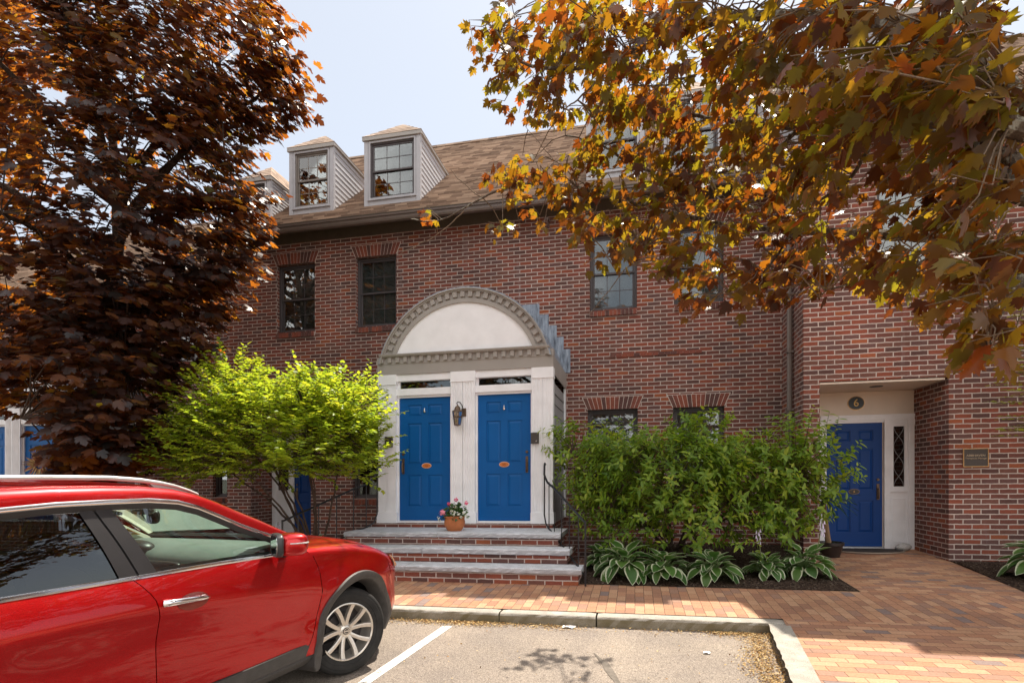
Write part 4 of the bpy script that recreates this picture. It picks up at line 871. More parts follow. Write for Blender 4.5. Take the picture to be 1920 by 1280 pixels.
# ------------------------------------------------------------------ right maple, hanging over the camera side
def right_maple():
    base = (4.3, 2.6, walk_z(2.6))
    t = thing('maple_tree', 'bronze leaved maple whose branches hang across the upper right, glowing orange and yellow', 'tree', base)
    tp = limb_path([base, (4.28, 2.65, -0.4), (4.2, 2.75, 0.6), (4.1, 2.9, 1.5), (3.9, 3.1, 2.6), (3.6, 3.3, 4.0), (3.3, 3.4, 5.6)], 6, 0.02)
    mb = MB(); mb.tube(tp, taper(len(tp), 0.2, 0.06), 12); mb.build('trunk', BARK, t, smooth=True)
    def A(*l): return [at(*q) for q in l]
    limbs = [  # (points, r0, r1)
        ([tuple(tp[12])] + A((2010, 560, 3.0), (1920, 502, 3.15), (1850, 468, 3.4), (1780, 448, 3.75), (1660, 440, 4.3), (1540, 436, 4.7), (1420, 428, 5.1), (1330, 415, 5.4)), 0.065, 0.022),
        (A((1330, 415, 5.4), (1240, 395, 5.7), (1150, 366, 5.9), (1050, 348, 6.1), (980, 345, 6.3), (905, 372, 6.5), (830, 412, 6.6), (770, 412, 6.7)), 0.024, 0.006),
        ([tuple(tp[18])] + A((2000, 250, 2.7), (1880, 150, 2.75), (1720, 60, 3.1), (1560, 30, 3.6), (1400, 30, 4.1), (1280, 60, 4.6), (1180, 98, 5.0), (1080, 128, 5.3), (980, 118, 5.6), (930, 60, 5.7)), 0.055, 0.008),
        ([tuple(tp[15])] + A((2000, 380, 2.8), (1900, 300, 3.1), (1780, 260, 3.5), (1640, 245, 4.0), (1500, 240, 4.5), (1380, 228, 5.0), (1280, 214, 5.4), (1190, 205, 5.7), (1110, 220, 5.9)), 0.045, 0.009),
        (A((1500, 240, 4.5), (1440, 290, 4.9), (1360, 320, 5.2), (1290, 330, 5.5), (1210, 320, 5.8), (1120, 270, 6.1), (1060, 255, 6.2)), 0.02, 0.007),
        (A((1780, 448, 3.75), (1720, 500, 3.9), (1640, 520, 4.1), (1560, 540, 4.3)), 0.018, 0.006),
        (A((1920, 502, 3.15), (1890, 560, 3.0), (1865, 610, 2.95), (1850, 670, 2.95)), 0.022, 0.008),
        (A((1640, 245, 4.0), (1600, 330, 4.2), (1520, 390, 4.5), (1440, 500, 4.8), (1380, 560, 5.0)), 0.016, 0.006),
        (A((1240, 395, 5.7), (1225, 415, 6.4), (1205, 435, 7.1), (1190, 450, 7.4)), 0.012, 0.005), (A((1240, 395, 5.7), (1200, 440, 5.7), (1170, 490, 5.65)), 0.012, 0.005),
        (A((1180, 98, 5.0), (1100, 170, 5.3), (1060, 205, 5.4)), 0.012, 0.005),
        (A((1400, 30, 4.1), (1330, 120, 4.5), (1250, 160, 4.9), (1180, 160, 5.2)), 0.014, 0.006),
        (A((905, 372, 6.5), (870, 345, 6.6), (845, 318, 6.65)), 0.007, 0.003), (A((830, 412, 6.6), (810, 395, 6.6), (800, 375, 6.6)), 0.005, 0.002),
        (A((870, 395, 6.55), (820, 440, 6.5), (760, 470, 6.45), (750, 480, 6.4)), 0.006, 0.002), (A((1660, 440, 4.3), (1600, 500, 4.2), (1530, 565, 4.1)), 0.01, 0.003), (A((1210, 460, 5.5), (1160, 520, 5.45), (1105, 590, 5.4)), 0.007, 0.002), (A((1100, 350, 6.0), (1040, 300, 6.1), (985, 238, 6.15)), 0.006, 0.002)]
    LM = []
    for k, (pts, r0, r1) in enumerate(limbs):
        lp = limb_path(pts, 6, 0.03); mb = MB(); mb.tube(lp, taper(len(lp), r0, r1), 8); mb.build('limb', BARK if r0 > 0.012 else TWIG, t, smooth=True)
        LM += [tuple(p) for p in lp]
    LM = np.array(LM)
    # leaf sprays: (pixel, pixel, depth, spread in px, number of sprays, leaves per spray)
    areas = [(1200, 430, 7.15, 30, 7), (1170, 450, 7.1, 20, 4), (1245, 425, 7.0, 22, 4), (940, 60, 5.7, 45, 9), (960, 120, 5.6, 35, 8), (1000, 30, 5.5, 60, 12), (1010, 165, 5.5, 40, 9), (1055, 110, 5.4, 50, 13), (1050, 200, 5.5, 26, 6), (1080, 40, 5.2, 60, 14), (1130, 90, 5.1, 50, 12), (1140, 160, 5.3, 35, 8), (1180, 30, 4.8, 60, 13), (1100, 15, 5.0, 50, 8), (1210, 120, 5.0, 40, 7), (1250, 50, 4.7, 55, 9), (1290, 20, 4.5, 50, 9), (1300, 100, 4.7, 35, 5),
             (1130, 215, 5.8, 40, 9), (1180, 200, 5.6, 40, 10), (1240, 190, 5.4, 45, 12), (1290, 210, 5.3, 45, 12), (1130, 280, 6.0, 40, 9), (1190, 280, 5.8, 45, 10), (1250, 270, 5.6, 50, 13), (1310, 280, 5.4, 50, 14), (1090, 290, 6.1, 30, 5),
             (945, 325, 6.3, 26, 5), (985, 320, 6.2, 32, 7), (1020, 345, 6.1, 34, 8), (960, 355, 6.3, 28, 5), (1070, 370, 6.0, 34, 9), (1040, 400, 6.0, 28, 7), (1120, 360, 5.9, 40, 9), (1120, 420, 5.8, 34, 9), (1080, 430, 5.8, 26, 6), (1170, 400, 5.7, 45, 10), (1220, 360, 5.6, 50, 13), (1170, 470, 5.6, 34, 8), (1220, 440, 5.5, 40, 9), (1280, 390, 5.4, 50, 14), (1280, 470, 5.2, 42, 10), (1335, 340, 5.2, 50, 13), (1260, 500, 5.2, 30, 7), (1330, 430, 5.1, 40, 9), (1330, 520, 5.0, 34, 9), (1340, 565, 5.0, 24, 6), (1390, 490, 4.9, 42, 10), (1420, 540, 4.8, 36, 9), (1380, 400, 4.9, 44, 11), (1400, 310, 4.8, 50, 14), (1480, 500, 4.6, 44, 10), (1480, 545, 4.5, 26, 5), (1470, 420, 4.6, 45, 11), (1480, 340, 4.5, 50, 13), (1540, 490, 4.3, 42, 9), (1560, 430, 4.3, 45, 9), (1580, 360, 4.2, 46, 9),
             (1360, 50, 4.2, 50, 11), (1420, 100, 4.1, 55, 13), (1380, 170, 4.5, 50, 13), (1450, 220, 4.4, 55, 14), (1480, 60, 3.7, 55, 12), (1520, 140, 3.7, 55, 12), (1560, 240, 3.9, 55, 12), (1540, 300, 4.1, 45, 10), (1600, 60, 3.2, 60, 10), (1640, 130, 3.1, 60, 10), (1660, 210, 3.4, 55, 9), (1700, 60, 2.9, 60, 9), (1750, 130, 2.9, 60, 8), (1780, 30, 2.8, 60, 8), (1830, 100, 2.8, 60, 9), (1890, 50, 2.7, 60, 9), (1840, 190, 2.9, 55, 9), (1900, 170, 2.8, 50, 9), (1890, 260, 2.9, 50, 9), (1840, 300, 3.1, 50, 10), (1620, 300, 3.8, 40, 5), (1650, 430, 4.0, 40, 8), (1700, 390, 3.7, 40, 7), (1640, 490, 4.0, 35, 8), (1700, 470, 3.8, 42, 9), (1760, 420, 3.6, 45, 9), (1830, 400, 3.3, 50, 9), (1900, 380, 3.0, 50, 9), (1740, 530, 3.8, 36, 6), (1720, 500, 3.8, 36, 7), (1790, 500, 3.6, 45, 9), (1850, 500, 3.2, 45, 8), (1900, 460, 3.0, 45, 8), (1860, 580, 3.0, 40, 7), (1900, 620, 2.95, 40, 7), (1840, 630, 3.0, 28, 5), (1890, 540, 3.0, 40, 6), (815, 418, 6.6, 13, 3), (940, 430, 6.3, 14, 3), (975, 437, 6.3, 10, 2), (760, 60, 5.8, 4, 0), (1730, 270, 3.6, 46, 6), (1780, 330, 3.4, 50, 7), (1660, 330, 3.8, 26, 3), (1590, 180, 3.6, 50, 9), (1700, 180, 3.2, 40, 6)]
    P, D, Nn, S = [], [], [], []; tw = MB()
    def spray(p, dd, L, m, s0, s1):
        k = np.argmin(((LM - p) ** 2).sum(1)); q = LM[k]
        if np.linalg.norm(q - p) < 1.3:
            mid = (q + p) / 2 + np.array([0, 0, 0.05]); tw.tube([q, mid, p, p + dd * L * 0.8], [0.006, 0.005, 0.004, 0.002], 4, cap=False)
        for j in range(m):
            f = (j + 0.3) / m; side = unit(np.cross(dd, [0, 0, 1])) * (1 if j % 2 else -1)
            pos = p + dd * L * f + side * RNG.uniform(0.02, 0.08) + np.array([0, 0, -RNG.uniform(0.0, 0.06)])
            ld = unit(dd * 0.5 + side * RNG.uniform(0.3, 0.9) + np.array([0, 0, -RNG.uniform(0.1, 0.9)]))
            P.append(pos); D.append(ld); Nn.append(unit(np.array([0, 0.15, 1.0]) + RNG.normal(size=3) * 0.36)); S.append(RNG.uniform(s0, s1))
    for px, py, dep, sp, n in areas:
        for _ in range(int(n * (1.25 if py < 330 else 0.85) * (1.15 if px > 1700 else 1))):
            a = RNG.normal(size=2) * 0.55 * sp; p = np.array(at(px + a[0], py + a[1] - 10, dep + RNG.normal() * 0.28))
            dd = unit(np.array([-0.6, 0.3, -0.15]) + RNG.normal(size=3) * 0.5); spray(p, dd, RNG.uniform(0.12, 0.28), int(RNG.integers(4, 7)), 0.06, 0.112)
    # the crown overhead, above the picture
    for _ in range(520):
        v = unit(RNG.normal(size=3)); p = np.array([3.0, 3.7, 4.9]) + v * np.array([2.8, 1.9, 1.7]) * RNG.uniform(0.5, 1.0)
        k = np.argmin(((LM - p) ** 2).sum(1)); tz = p[2]; d_ = -p[0] * CS + p[1] * CC
        if d_ > 0.3 and CY - F_PX * (tz + KZ * p[0]) / d_ > -40: continue
        spray(p, unit(v * np.array([1, 1, .3]) + RNG.normal(size=3) * .2), 0.45, 9, 0.10, 0.17)
    for a in ((2.2, 4.3, 5.3), (1.2, 3.2, 4.8), (4.6, 4.6, 5.4), (2.6, 2.4, 5.8), (3.8, 5.0, 4.6)):
        lp = limb_path([tuple(tp[26]), tuple((Vector(tp[30]) + Vector(a)) / 2), a], 6, 0.05); mb = MB(); mb.tube(lp, taper(len(lp), 0.06, 0.015), 7); mb.build('limb', BARK, t, smooth=True)
    tw.build('twigs', TWIG, t)
    tv, tf = maple(2); leaf_object('crown', MAPLE_R, tv, tf, P, D, Nn, S, t, curl=RNG.uniform(0, 0.5, len(P))); return len(P)
nr = right_maple()

# ------------------------------------------------------------------ shrubs
def shrub(label, base, blobs, mat, tmpl, size, per, layered, stems, bark, name='shrub'):
    t = thing(name, label, 'shrub', base)
    mb = MB(); LM = []
    for e in stems:
        b = Vector(base) + Vector((random.uniform(-.12, .12), random.uniform(-.1, .1), 0)); E = Vector(e); m = b.lerp(E, 0.45) + Vector((random.uniform(-.1, .1), 0, 0.12))
        lp = limb_path([b, m, E], 8, 0.05); mb.tube(lp, taper(len(lp), 0.022, 0.007), 6); LM += [tuple(p) for p in lp[4:]]
    LM = np.array(LM); P, D, Nn, S = [], [], [], []
    for c, r, n in blobs:
        for _ in range(n):
            v = unit(RNG.normal(size=3)); p = np.array(c) + v * np.array(r) * RNG.uniform(0.35, 1.0) ** 0.6
            out = unit((p - np.array([c[0], c[1], c[2] - r[2] * 0.9])) * np.array([1, 1, 0.6 if layered else 0.9])); dd = unit(out + RNG.normal(size=3) * 0.3)
            L = RNG.uniform(0.18, 0.38); k = np.argmin(((LM - p) ** 2).sum(1))
            if RNG.random() < 0.5: mb.tube([LM[k], (LM[k] + p) / 2 + np.array([0, 0, .03]), p, p + dd * L], [0.006, 0.005, 0.004, 0.0015], 4, cap=False)
            m = per
            for j in range(m):
                f = (j + 0.5) / m; h = unit(np.cross(dd, [0.05, 0.02, 1]))
                if layered: side = h * (1 if j % 2 else -1); ld = unit(dd * 0.6 + side + np.array([0, 0, RNG.uniform(-0.25, 0.2)])); nn = unit(np.array([0, 0, 1.0]) + RNG.normal(size=3) * 0.3)
                else:
                    a = j * 2.4; up = np.cross(h, dd); side = h * math.cos(a) + up * math.sin(a); f = 0.35 + 0.65 * f; ld = unit(dd * 0.55 + side + np.array([0, 0, -0.25])); nn = unit(dd * 0.8 + np.array([0, 0, 0.8]) - side * 0.2 + RNG.normal(size=3) * 0.2)
                P.append(p + dd * L * f); D.append(ld); Nn.append(nn); S.append(RNG.uniform(*size))
    mb.build('stems', bark, t, smooth=True)
    leaf_object('foliage', mat, tmpl[0], tmpl[1], P, D, Nn, S, t, curl=RNG.uniform(0, 0.35, len(P)))
    return t
shrub('lime green layered shrub left of the white entry, bright in the sun', (-4.75, 8.05, walk_z(8)), [((-5.15, 7.5, 0.7), (1.55, 0.95, 0.58), 620), ((-5.9, 7.5, 1.6), (0.3, 0.25, 0.3), 26), ((-4.55, 7.6, 1.35), (0.3, 0.3, 0.25), 24), ((-6.9, 7.4, 0.6), (0.3, 0.3, 0.35), 30), ((-5.8, 7.45, 1.15), (0.85, 0.7, 0.42), 220), ((-4.15, 7.55, 0.95), (0.66, 0.55, 0.42), 210), ((-6.3, 7.4, 0.45), (0.75, 0.7, 0.48), 240), ((-3.98, 7.5, 0.45), (0.6, 0.6, 0.55), 190), ((-5.75, 7.5, 1.5), (0.4, 0.3, 0.25), 40), ((-5.0, 7.3, 0.3), (1.5, 0.8, 0.28), 260), ((-4.4, 8.1, 1.2), (0.5, 0.4, 0.45), 90), ((-4.8, 7.4, 1.1), (0.8, 0.6, 0.35), 150)],
      SHRUB_L, ovate(0.58), (0.055, 0.095), 10, True, [(-5.9, 7.6, 0.9), (-5.3, 7.4, 0.6), (-4.6, 7.5, 0.9), (-6.4, 7.5, 0.5), (-4.1, 7.6, 0.7), (-5.0, 7.9, 1.1), (-5.6, 7.3, 0.3), (-4.4, 7.3, 0.4), (-5.9, 7.9, 1.2), (-5.3, 7.7, 0.4)], BARK_D)
shrub('broad green shrub with pale new shoots in front of the ground floor windows', (0.55, 9.1, walk_z(9)), [((0.75, 8.8, -0.12), (1.65, 0.8, 0.62), 560), ((-0.25, 8.9, -0.25), (0.72, 0.5, 0.66), 190), ((1.85, 8.75, -0.2), (0.8, 0.7, 0.68), 220), ((0.35, 8.35, -0.05), (1.0, 0.5, 0.55), 230), ((0.7, 8.4, -0.68), (1.5, 0.65, 0.32), 190), ((-0.75, 9.0, 0.42), (0.5, 0.4, 0.30), 70), ((0.95, 8.8, 0.50), (0.45, 0.4, 0.28), 60), ((-0.1, 8.5, 0.35), (0.5, 0.4, 0.25), 60), ((2.15, 8.6, 0.30), (0.35, 0.35, 0.35), 55), ((2.5, 8.5, 0.1), (0.3, 0.3, 0.45), 35)],
      SHRUB_R, ovate(0.40, 1.3), (0.06, 0.13), 9, False, [(-0.6, 8.7, 0.1), (0.2, 8.5, 0.4), (0.9, 8.7, 0.5), (1.6, 8.7, 0.2), (0.5, 8.4, -0.3), (-0.3, 8.4, -0.4), (1.3, 8.4, -0.3), (2.2, 8.6, 0.0), (-0.9, 8.7, 0.4)], BARK_D)

# hostas
def hosta_template():
    n = 8; tv = [(0, k / n, -0.02) for k in range(n + 1)]; ed = [0.35 if k < n else 1.0 for k in range(n + 1)]; ed[0] = 0.6
    w = lambda f: 0.34 * math.sin(math.pi * f ** 0.74) ** 0.72
    fs = []
    for s in (1, -1):
        b = len(tv)
        for k in range(1, n): f = k / n; tv.append((s * w(f), f, 0.10 * abs(w(f)) * 2)); ed.append(1.0)
        idx = lambda k: 0 if k == 0 else (n if k == n else b + k - 1)
        for k in range(n):
            q = [k, k + 1, idx(k + 1), idx(k)]; q2 = []
            for v in q:
                if v not in q2: q2.append(v)
            if s < 0: q2 = q2[::-1]
            if len(q2) > 2: fs.append(tuple(q2))
    return tv, fs, ed
HT = hosta_template()
STALK = m_plain('hosta flower stalk', (0.16, 0.17, 0.08), 0.7); PETAL = m_plain('pale lilac petals', (0.62, 0.55, 0.70), 0.6)
def hosta(x, y, r, label, flower=None, n=44, z=None):
    z = walk_z(y) + 0.03 if z is None else z
    t = thing('hosta', label, 'hosta', (x, y, z), 'variegated hostas along the flower bed')
    P, D, Nn, S = [], [], [], []; mb = MB()
    for k in range(n):
        f = (k + 0.5) / n; a = 2.399 * k + RNG.uniform(-.3, .3); el = 0.15 + 1.0 * (1 - f)   # outer leaves low, inner ones upright
        hd = np.array([math.cos(a), math.sin(a), 0]); rr = r * (0.14 + 0.52 * f) * RNG.uniform(0.85, 1.1); hh = r * (0.78 - 0.48 * f) * RNG.uniform(0.85, 1.12)
        p = np.array([x, y, z]) + hd * rr + np.array([0, 0, hh]); d = unit(hd + np.array([0, 0, 0.9 - 1.75 * f + RNG.uniform(-.3, .3)]))
        P.append(p); D.append(d); Nn.append(unit(np.cross(np.cross(d, [0, 0, 1.0]), d) + RNG.normal(size=3) * 0.15)); S.append(r * RNG.uniform(0.46, 0.68))
        mb.tube([(x, y, z), tuple((np.array([x, y, z]) + p) / 2 + np.array([0, 0, hh * 0.15])), tuple(p + d * 0.02)], 0.006, 4, cap=False)
    mb.build('petioles', m_plain('hosta petiole', (0.10, 0.17, 0.05), 0.6) if 'hosta petiole' not in bpy.data.materials else bpy.data.materials['hosta petiole'], t)
    leaf_object('leaves', HOSTA, HT[0], HT[1], P, D, Nn, S, t, edge=HT[2], curl=RNG.uniform(0.15, 0.45, len(P)))
    if flower:
        fx, fh = flower; mb = MB(); mb.tube([(x + fx * 0.3, y, z), (x + fx * 0.8, y, z + fh * 0.6), (x + fx, y, z + fh)], 0.006, 5); 
        mb.build('flower_stalk', STALK, t)
        mb = MB()
        for j in range(9):
            a = j * 2.4; zz = z + fh - 0.02 * j; xx = x + fx; c, s_ = math.cos(a), math.sin(a)
            mb.lathe([(0.003, 0), (0.008, -0.02), (0.013, -0.045)], (xx + 0.025 * c, y + 0.025 * s_, zz), 6)
        mb.build('flowers', PETAL, t)
for x, y, r, lab, fl in ((-0.13, 7.78, 0.42, 'large hosta at the right end of the granite steps', None), (0.36, 7.72, 0.36, 'hosta second from the granite steps, between two bigger ones', None), (0.97, 7.74, 0.37, 'hosta in the middle of the front row under the green shrub', None), (1.66, 7.98, 0.30, 'small hosta with a flower stalk near the brick walk', (-0.10, 0.62)), (2.12, 8.05, 0.38, 'hosta with a tall flower spike at the corner of the brick walk', (0.22, 0.72)), (-0.42, 8.35, 0.32, 'hosta tucked behind the iron handrail', None), (4.90, 8.2, 0.5, 'hosta at the far right edge beside the brick wall with plaque', (-0.12, 0.72)), (-5.9, 8.6, 0.36, 'hosta under the lime shrub by the side entrance', (0.1, 0.6)), (-6.5, 8.5, 0.34, 'hosta left of the lime shrub stems in front of the white sidelight', (0.0, 0.6)), (-5.2, 8.55, 0.34, 'hosta between the lime shrub stems and the granite steps', None), (-6.9, 8.9, 0.3, 'hosta at the left end of the bed by the recessed brick wall', (0.1, 0.55))):
    hosta(x, y, r, lab, fl)

# ornamental tree at the far right edge
def right_small_tree():
    b = (5.62, 8.7, walk_z(8.7)); t = thing('maple_sapling', 'slender yellow green small tree against the brick at the right edge', 'tree', b)
    mb = MB(); lp = limb_path([b, (5.6, 8.72, 0.0), (5.56, 8.7, 1.4), (5.5, 8.7, 2.6)], 6, 0.02); mb.tube(lp, taper(len(lp), 0.055, 0.02), 9); mb.build('trunk', BARK_D, t, smooth=True)
    P, D, Nn, S = [], [], [], []; mb = MB()
    for _ in range(120):
        z0 = RNG.uniform(0.3, 2.2); p0 = np.array([5.57, 8.7, z0]); a = RNG.uniform(-1, 1); L = RNG.uniform(0.5, 1.25) * (1.15 - 0.25 * z0); d = unit(np.array([-1.0, -0.25 + a * 0.6, 0.18])); 
        if RNG.random() < 0.3: d[0] *= -1
        e = p0 + d * L; mb.tube([p0, (p0 + e) / 2 + np.array([0, 0, .05]), e], [0.006, 0.004, 0.002], 4, cap=False)
        for j in range(16):
            f = 0.3 + 0.7 * j / 16; s = 1 if j % 2 else -1; h = unit(np.cross(d, [0, 0, 1])) * s
            P.append(p0 + (e - p0) * f + np.array([0, 0, .05 * math.sin(math.pi * f)])); D.append(unit(d * 0.7 + h + np.array([0, 0, -.1]))); Nn.append(unit(np.array([0, 0, 1.0]) + RNG.normal(size=3) * .25)); S.append(RNG.uniform(.065, .11))
    mb.build('twigs', BARK_D, t); tv, tf = ovate(0.42); leaf_object('crown', YG, tv, tf, P, D, Nn, S, t)
right_small_tree()

# potted dracaena beside the navy door
pd = thing('potted_dracaena', 'leaning dracaena in a dark pot beside the navy door', 'potted plant', (2.95, 9.75, walk_z(9.75)))
z0 = walk_z(9.75)
mb = MB(); mb.lathe([(0.0, 0.0), (0.13, 0.0), (0.17, 0.17), (0.19, 0.18), (0.19, 0.225), (0.165, 0.225), (0.155, 0.19), (0, 0.19)], (2.95, 9.75, z0), 24); mb.build('pot', m_plain('dark brown pot', (0.025, 0.016, 0.014), 0.35), pd, smooth=True, angle=30)
mb = MB(); lp = limb_path([(2.93, 9.75, z0 + 0.15), (2.88, 9.72, z0 + 0.45), (2.83, 9.68, z0 + 0.85)], 6, 0.0); mb.tube(lp, taper(len(lp), 0.045, 0.035), 10); mb.build('stem', m_bark('tan cane', (0.16, 0.10, 0.055), (0.33, 0.22, 0.13)), pd, smooth=True)
P, D, Nn, S = [], [], [], []
for k in range(34):
    a = 2.4 * k; el = 0.9 - 1.1 * k / 34; d = unit(np.array([math.cos(a) * .8 + 0.35, math.sin(a) * 0.7 - .15, el])); P.append(np.array([2.83, 9.68, z0 + 0.86])); D.append(d); Nn.append(unit(np.cross(np.cross(d, [0, 0, 1.0]), d))); S.append(RNG.uniform(.3, .5))
for k in range(7): a = 0.9 * k; P.append(np.array([3.02, 9.7, z0 + .19])); D.append(unit(np.array([math.cos(a), math.sin(a), 0.7]))); Nn.append(np.array([0, 0, 1.0])); S.append(0.17)
tv = []; n = 8
for k in range(n + 1): f = k / n; w = 0.055 * math.sin(math.pi * min(1, f * 0.9 + 0.1)) ** 0.7; tv += [(-w, f, -0.55 * f * f + 0.015), (0, f, -0.55 * f * f), (w, f, -0.55 * f * f + 0.015)]
tf = [q for k in range(n) for q in ((3 * k, 3 * k + 1, 3 * k + 4, 3 * k + 3), (3 * k + 1, 3 * k + 2, 3 * k + 5, 3 * k + 4))]
leaf_object('leaves', DRAC, tv, tf, P, D, Nn, S, pd)

# flower pot on the top step
fp = thing('flower_pot', 'terracotta pot of pink geraniums and white flowers on the top step', 'flower pot', (-2.68, 8.42, -0.775))
TC = m_plain('terracotta', (0.42, 0.145, 0.055), 0.7, 0.3, var=0.15, scale=9)
mb = MB(); mb.lathe([(0.0, 0.0), (0.10, 0.0), (0.125, 0.03), (0.155, 0.09), (0.158, 0.14), (0.15, 0.175), (0.152, 0.2), (0.16, 0.21), (0.157, 0.225), (0.135, 0.222), (0.13, 0.19), (0, 0.18)], (-2.68, 8.42, -0.775), 28); mb.build('pot', TC, fp, smooth=True, angle=40)
P, D, Nn, S = [], [], [], []
for k in range(330):
    v = unit(RNG.normal(size=3)); v[2] = abs(v[2]) * 1.1 - 0.12; p = np.array([-2.67, 8.42, -0.56]) + v * np.array([0.19, 0.17, 0.2]) * RNG.uniform(.4, 1.05); P.append(p); D.append(unit(v + RNG.normal(size=3) * .4 + np.array([0, 0, -.1]))); Nn.append(unit(np.array([0, -.3, 1.0]) + RNG.normal(size=3) * .4)); S.append(RNG.uniform(.03, .055))
tv, tf = ovate(0.85); leaf_object('foliage', m_leaf('geranium leaf', [(0, (0.025, 0.07, 0.02)), (1, (0.09, 0.16, 0.05))], [(0, (.08, .2, .03)), (1, (.2, .35, .06))], 0.3), tv, tf, P, D, Nn, S, fp)
def blossom(name, mat, cs, r, n, s):
    P, D, Nn, S = [], [], [], []
    for c in cs:
        for _ in range(n): v = unit(RNG.normal(size=3)); P.append(np.array(c) + v * r * RNG.uniform(.5, 1)); D.append(unit(np.cross(v, RNG.normal(size=3)))); Nn.append(v); S.append(RNG.uniform(*s))
    tv, tf = ovate(0.9, 1.2, 4); return leaf_object(name, mat, tv, tf, P, D, Nn, S, fp)
b0 = np.array([-2.68, 8.42, -0.775])
blossom('pink_flowers', m_plain('pink petals', (0.72, 0.09, 0.20), 0.6), [b0 + np.array(q) for q in ((0.20, -.05, .42), (0.03, -.02, .47), (-0.07, -.05, .41))], 0.032, 42, (.014, .026))
blossom('pink_flowers', m_plain('pale pink petals', (0.80, 0.28, 0.36), 0.6), [b0 + np.array((-0.15, -.12, .28))], 0.05, 70, (.016, .03))
blossom('white_flowers', m_plain('white petals', (0.80, 0.80, 0.66), 0.6), [b0 + np.array(q) for q in ((0.05, -.16, .29), (0.11, -.15, .26), (0.17, -.1, .28), (0.15, -.14, .22), (0.01, -.17, .31), (-.22, -.1, .2), (-.2, -.12, .16), (0.04, -.16, .25), (.2, -.08, .23), (.05, -.1, .36))], 0.022, 22, (.01, .02))

# dried wreath on the far left door
wr = thing('dried_wreath', 'dried straw wreath hanging on the far left blue door', 'wreath', (-12.58, 10.12, 0.42))
P, D, Nn, S = [], [], [], []
for k in range(160): a = RNG.uniform(0, 6.283); P.append(np.array([-12.58 + .1 * math.cos(a), 10.1, .42 + .08 * math.sin(a)])); D.append(unit(np.array([math.cos(a), -.25, math.sin(a)]) + RNG.normal(size=3) * .35)); Nn.append(unit(np.array([0, -1, .3]))); S.append(RNG.uniform(.15, .27))
tv, tf = ovate(0.12); leaf_object('straw', m_island('dried straw', [(0, (.35, .2, .08)), (.4, (.28, .08, .04)), (.7, (.45, .3, .14))]), tv, tf, P, D, Nn, S, wr)

# leaf litter along the kerb
def litter():
    P, D, Nn, S = [], [], [], []
    def add(x, y, n, sx, sy):
        for _ in range(n):
            a, b = x + RNG.normal() * sx, y - abs(RNG.normal() * sy); lim = 1.285 - (5.98 - b) * 0.0985 - 0.015
            if b > 5.97: continue
            a = min(a, lim - RNG.uniform(0, .02)); P.append((a, b, lot_z(b) + RNG.uniform(.003, .02))); D.append(unit(RNG.normal(size=3) * np.array([1, 1, .25]))); Nn.append(unit(np.array([0, 0, 1.0]) + RNG.normal(size=3) * .45)); S.append(RNG.uniform(.007, .022))
    for y in np.arange(5.95, 3.6, -0.05):
        w = 0.10 + 0.09 * math.sin(y * 5.2) + (0.22 if 5.2 < y else 0.0) * max(0, (y - 5.2)) ; add(1.20 - (5.98 - y) * 0.0985 - w * 0.4, y, 120, max(0.05, w * 0.55), 0.05)
    for _ in range(26): add(RNG.uniform(0.75, 1.25), 5.97, 30, 0.08, 0.06)
    for xc, n in ((-2.3, 330), (-2.0, 420), (-1.75, 560), (-1.6, 420), (-1.3, 160), (-0.85, 330), (-0.6, 100), (0.1, 90), (0.5, 90), (-1.1, 110), (-2.6, 200)): add(xc, 5.965, n, 0.16, 0.075)
    for _ in range(160): add(RNG.uniform(-2, 1.1), RNG.uniform(4.2, 5.9), 1, .02, .02)
    tv, tf = ovate(0.6, 1.2, 4)
    o = leaf_object('leaf_litter', m_island('dry tan litter', [(0, (.42, .27, .10)), (.3, (.50, .34, .15)), (.55, (.30, .16, .06)), (.75, (.58, .43, .22)), (.93, (.17, .09, .04))]), tv, tf, P, D, Nn, S); o['kind'] = 'stuff'
litter()
def scrap(x, y, lab, s=0.05, lz=lot_z):
    mb = MB(); rows = []
    for i in range(5): rows.append([(x + s * (j / 4 - .5) * 1.5, y + s * (i / 4 - .5), lz(y) + 0.006 + 0.012 * abs(math.sin(i * 1.7 + j * 2.1))) for j in range(5)])
    mb.grid(rows); o = mb.build('paper_scrap', m_plain('crumpled paper', (0.7, 0.7, 0.72), 0.8) if 'crumpled paper' not in bpy.data.materials else bpy.data.materials['crumpled paper'], smooth=True); tag(o, lab, 'litter')
scrap(-0.66, 5.93, 'white paper scrap against the foot of the kerb', 0.09); scrap(0.62, 5.35, 'tiny white scrap lying in the middle of the parking bay', 0.04)

# two more trees of the same planting stand behind the viewer; the dark windows mirror them
src = [o for o in bpy.data.objects if o.get('category') == 'tree' and o.name.startswith('maple_tree') and o.location.x < 0][0]
for loc, rz, s, lab in (((-13.5, -5.5, -1.8), 1.9, 1.25, 'purple maple mirrored in the upper left windows and the rear car window'), ((-4.2, -9.5, -1.8), 3.6, 1.15, 'purple maple mirrored in the windows above the white arch')):
    r = src.copy(); COL.objects.link(r); r.location = loc; r.rotation_euler = (0, 0, rz); r.scale = (s, s, s); r['label'] = lab; r['group'] = 'purple maples round the parking court'
    for ch in list(src.children): c = ch.copy(); COL.objects.link(c); c.parent = r
src['group'] = 'purple maples round the parking court'
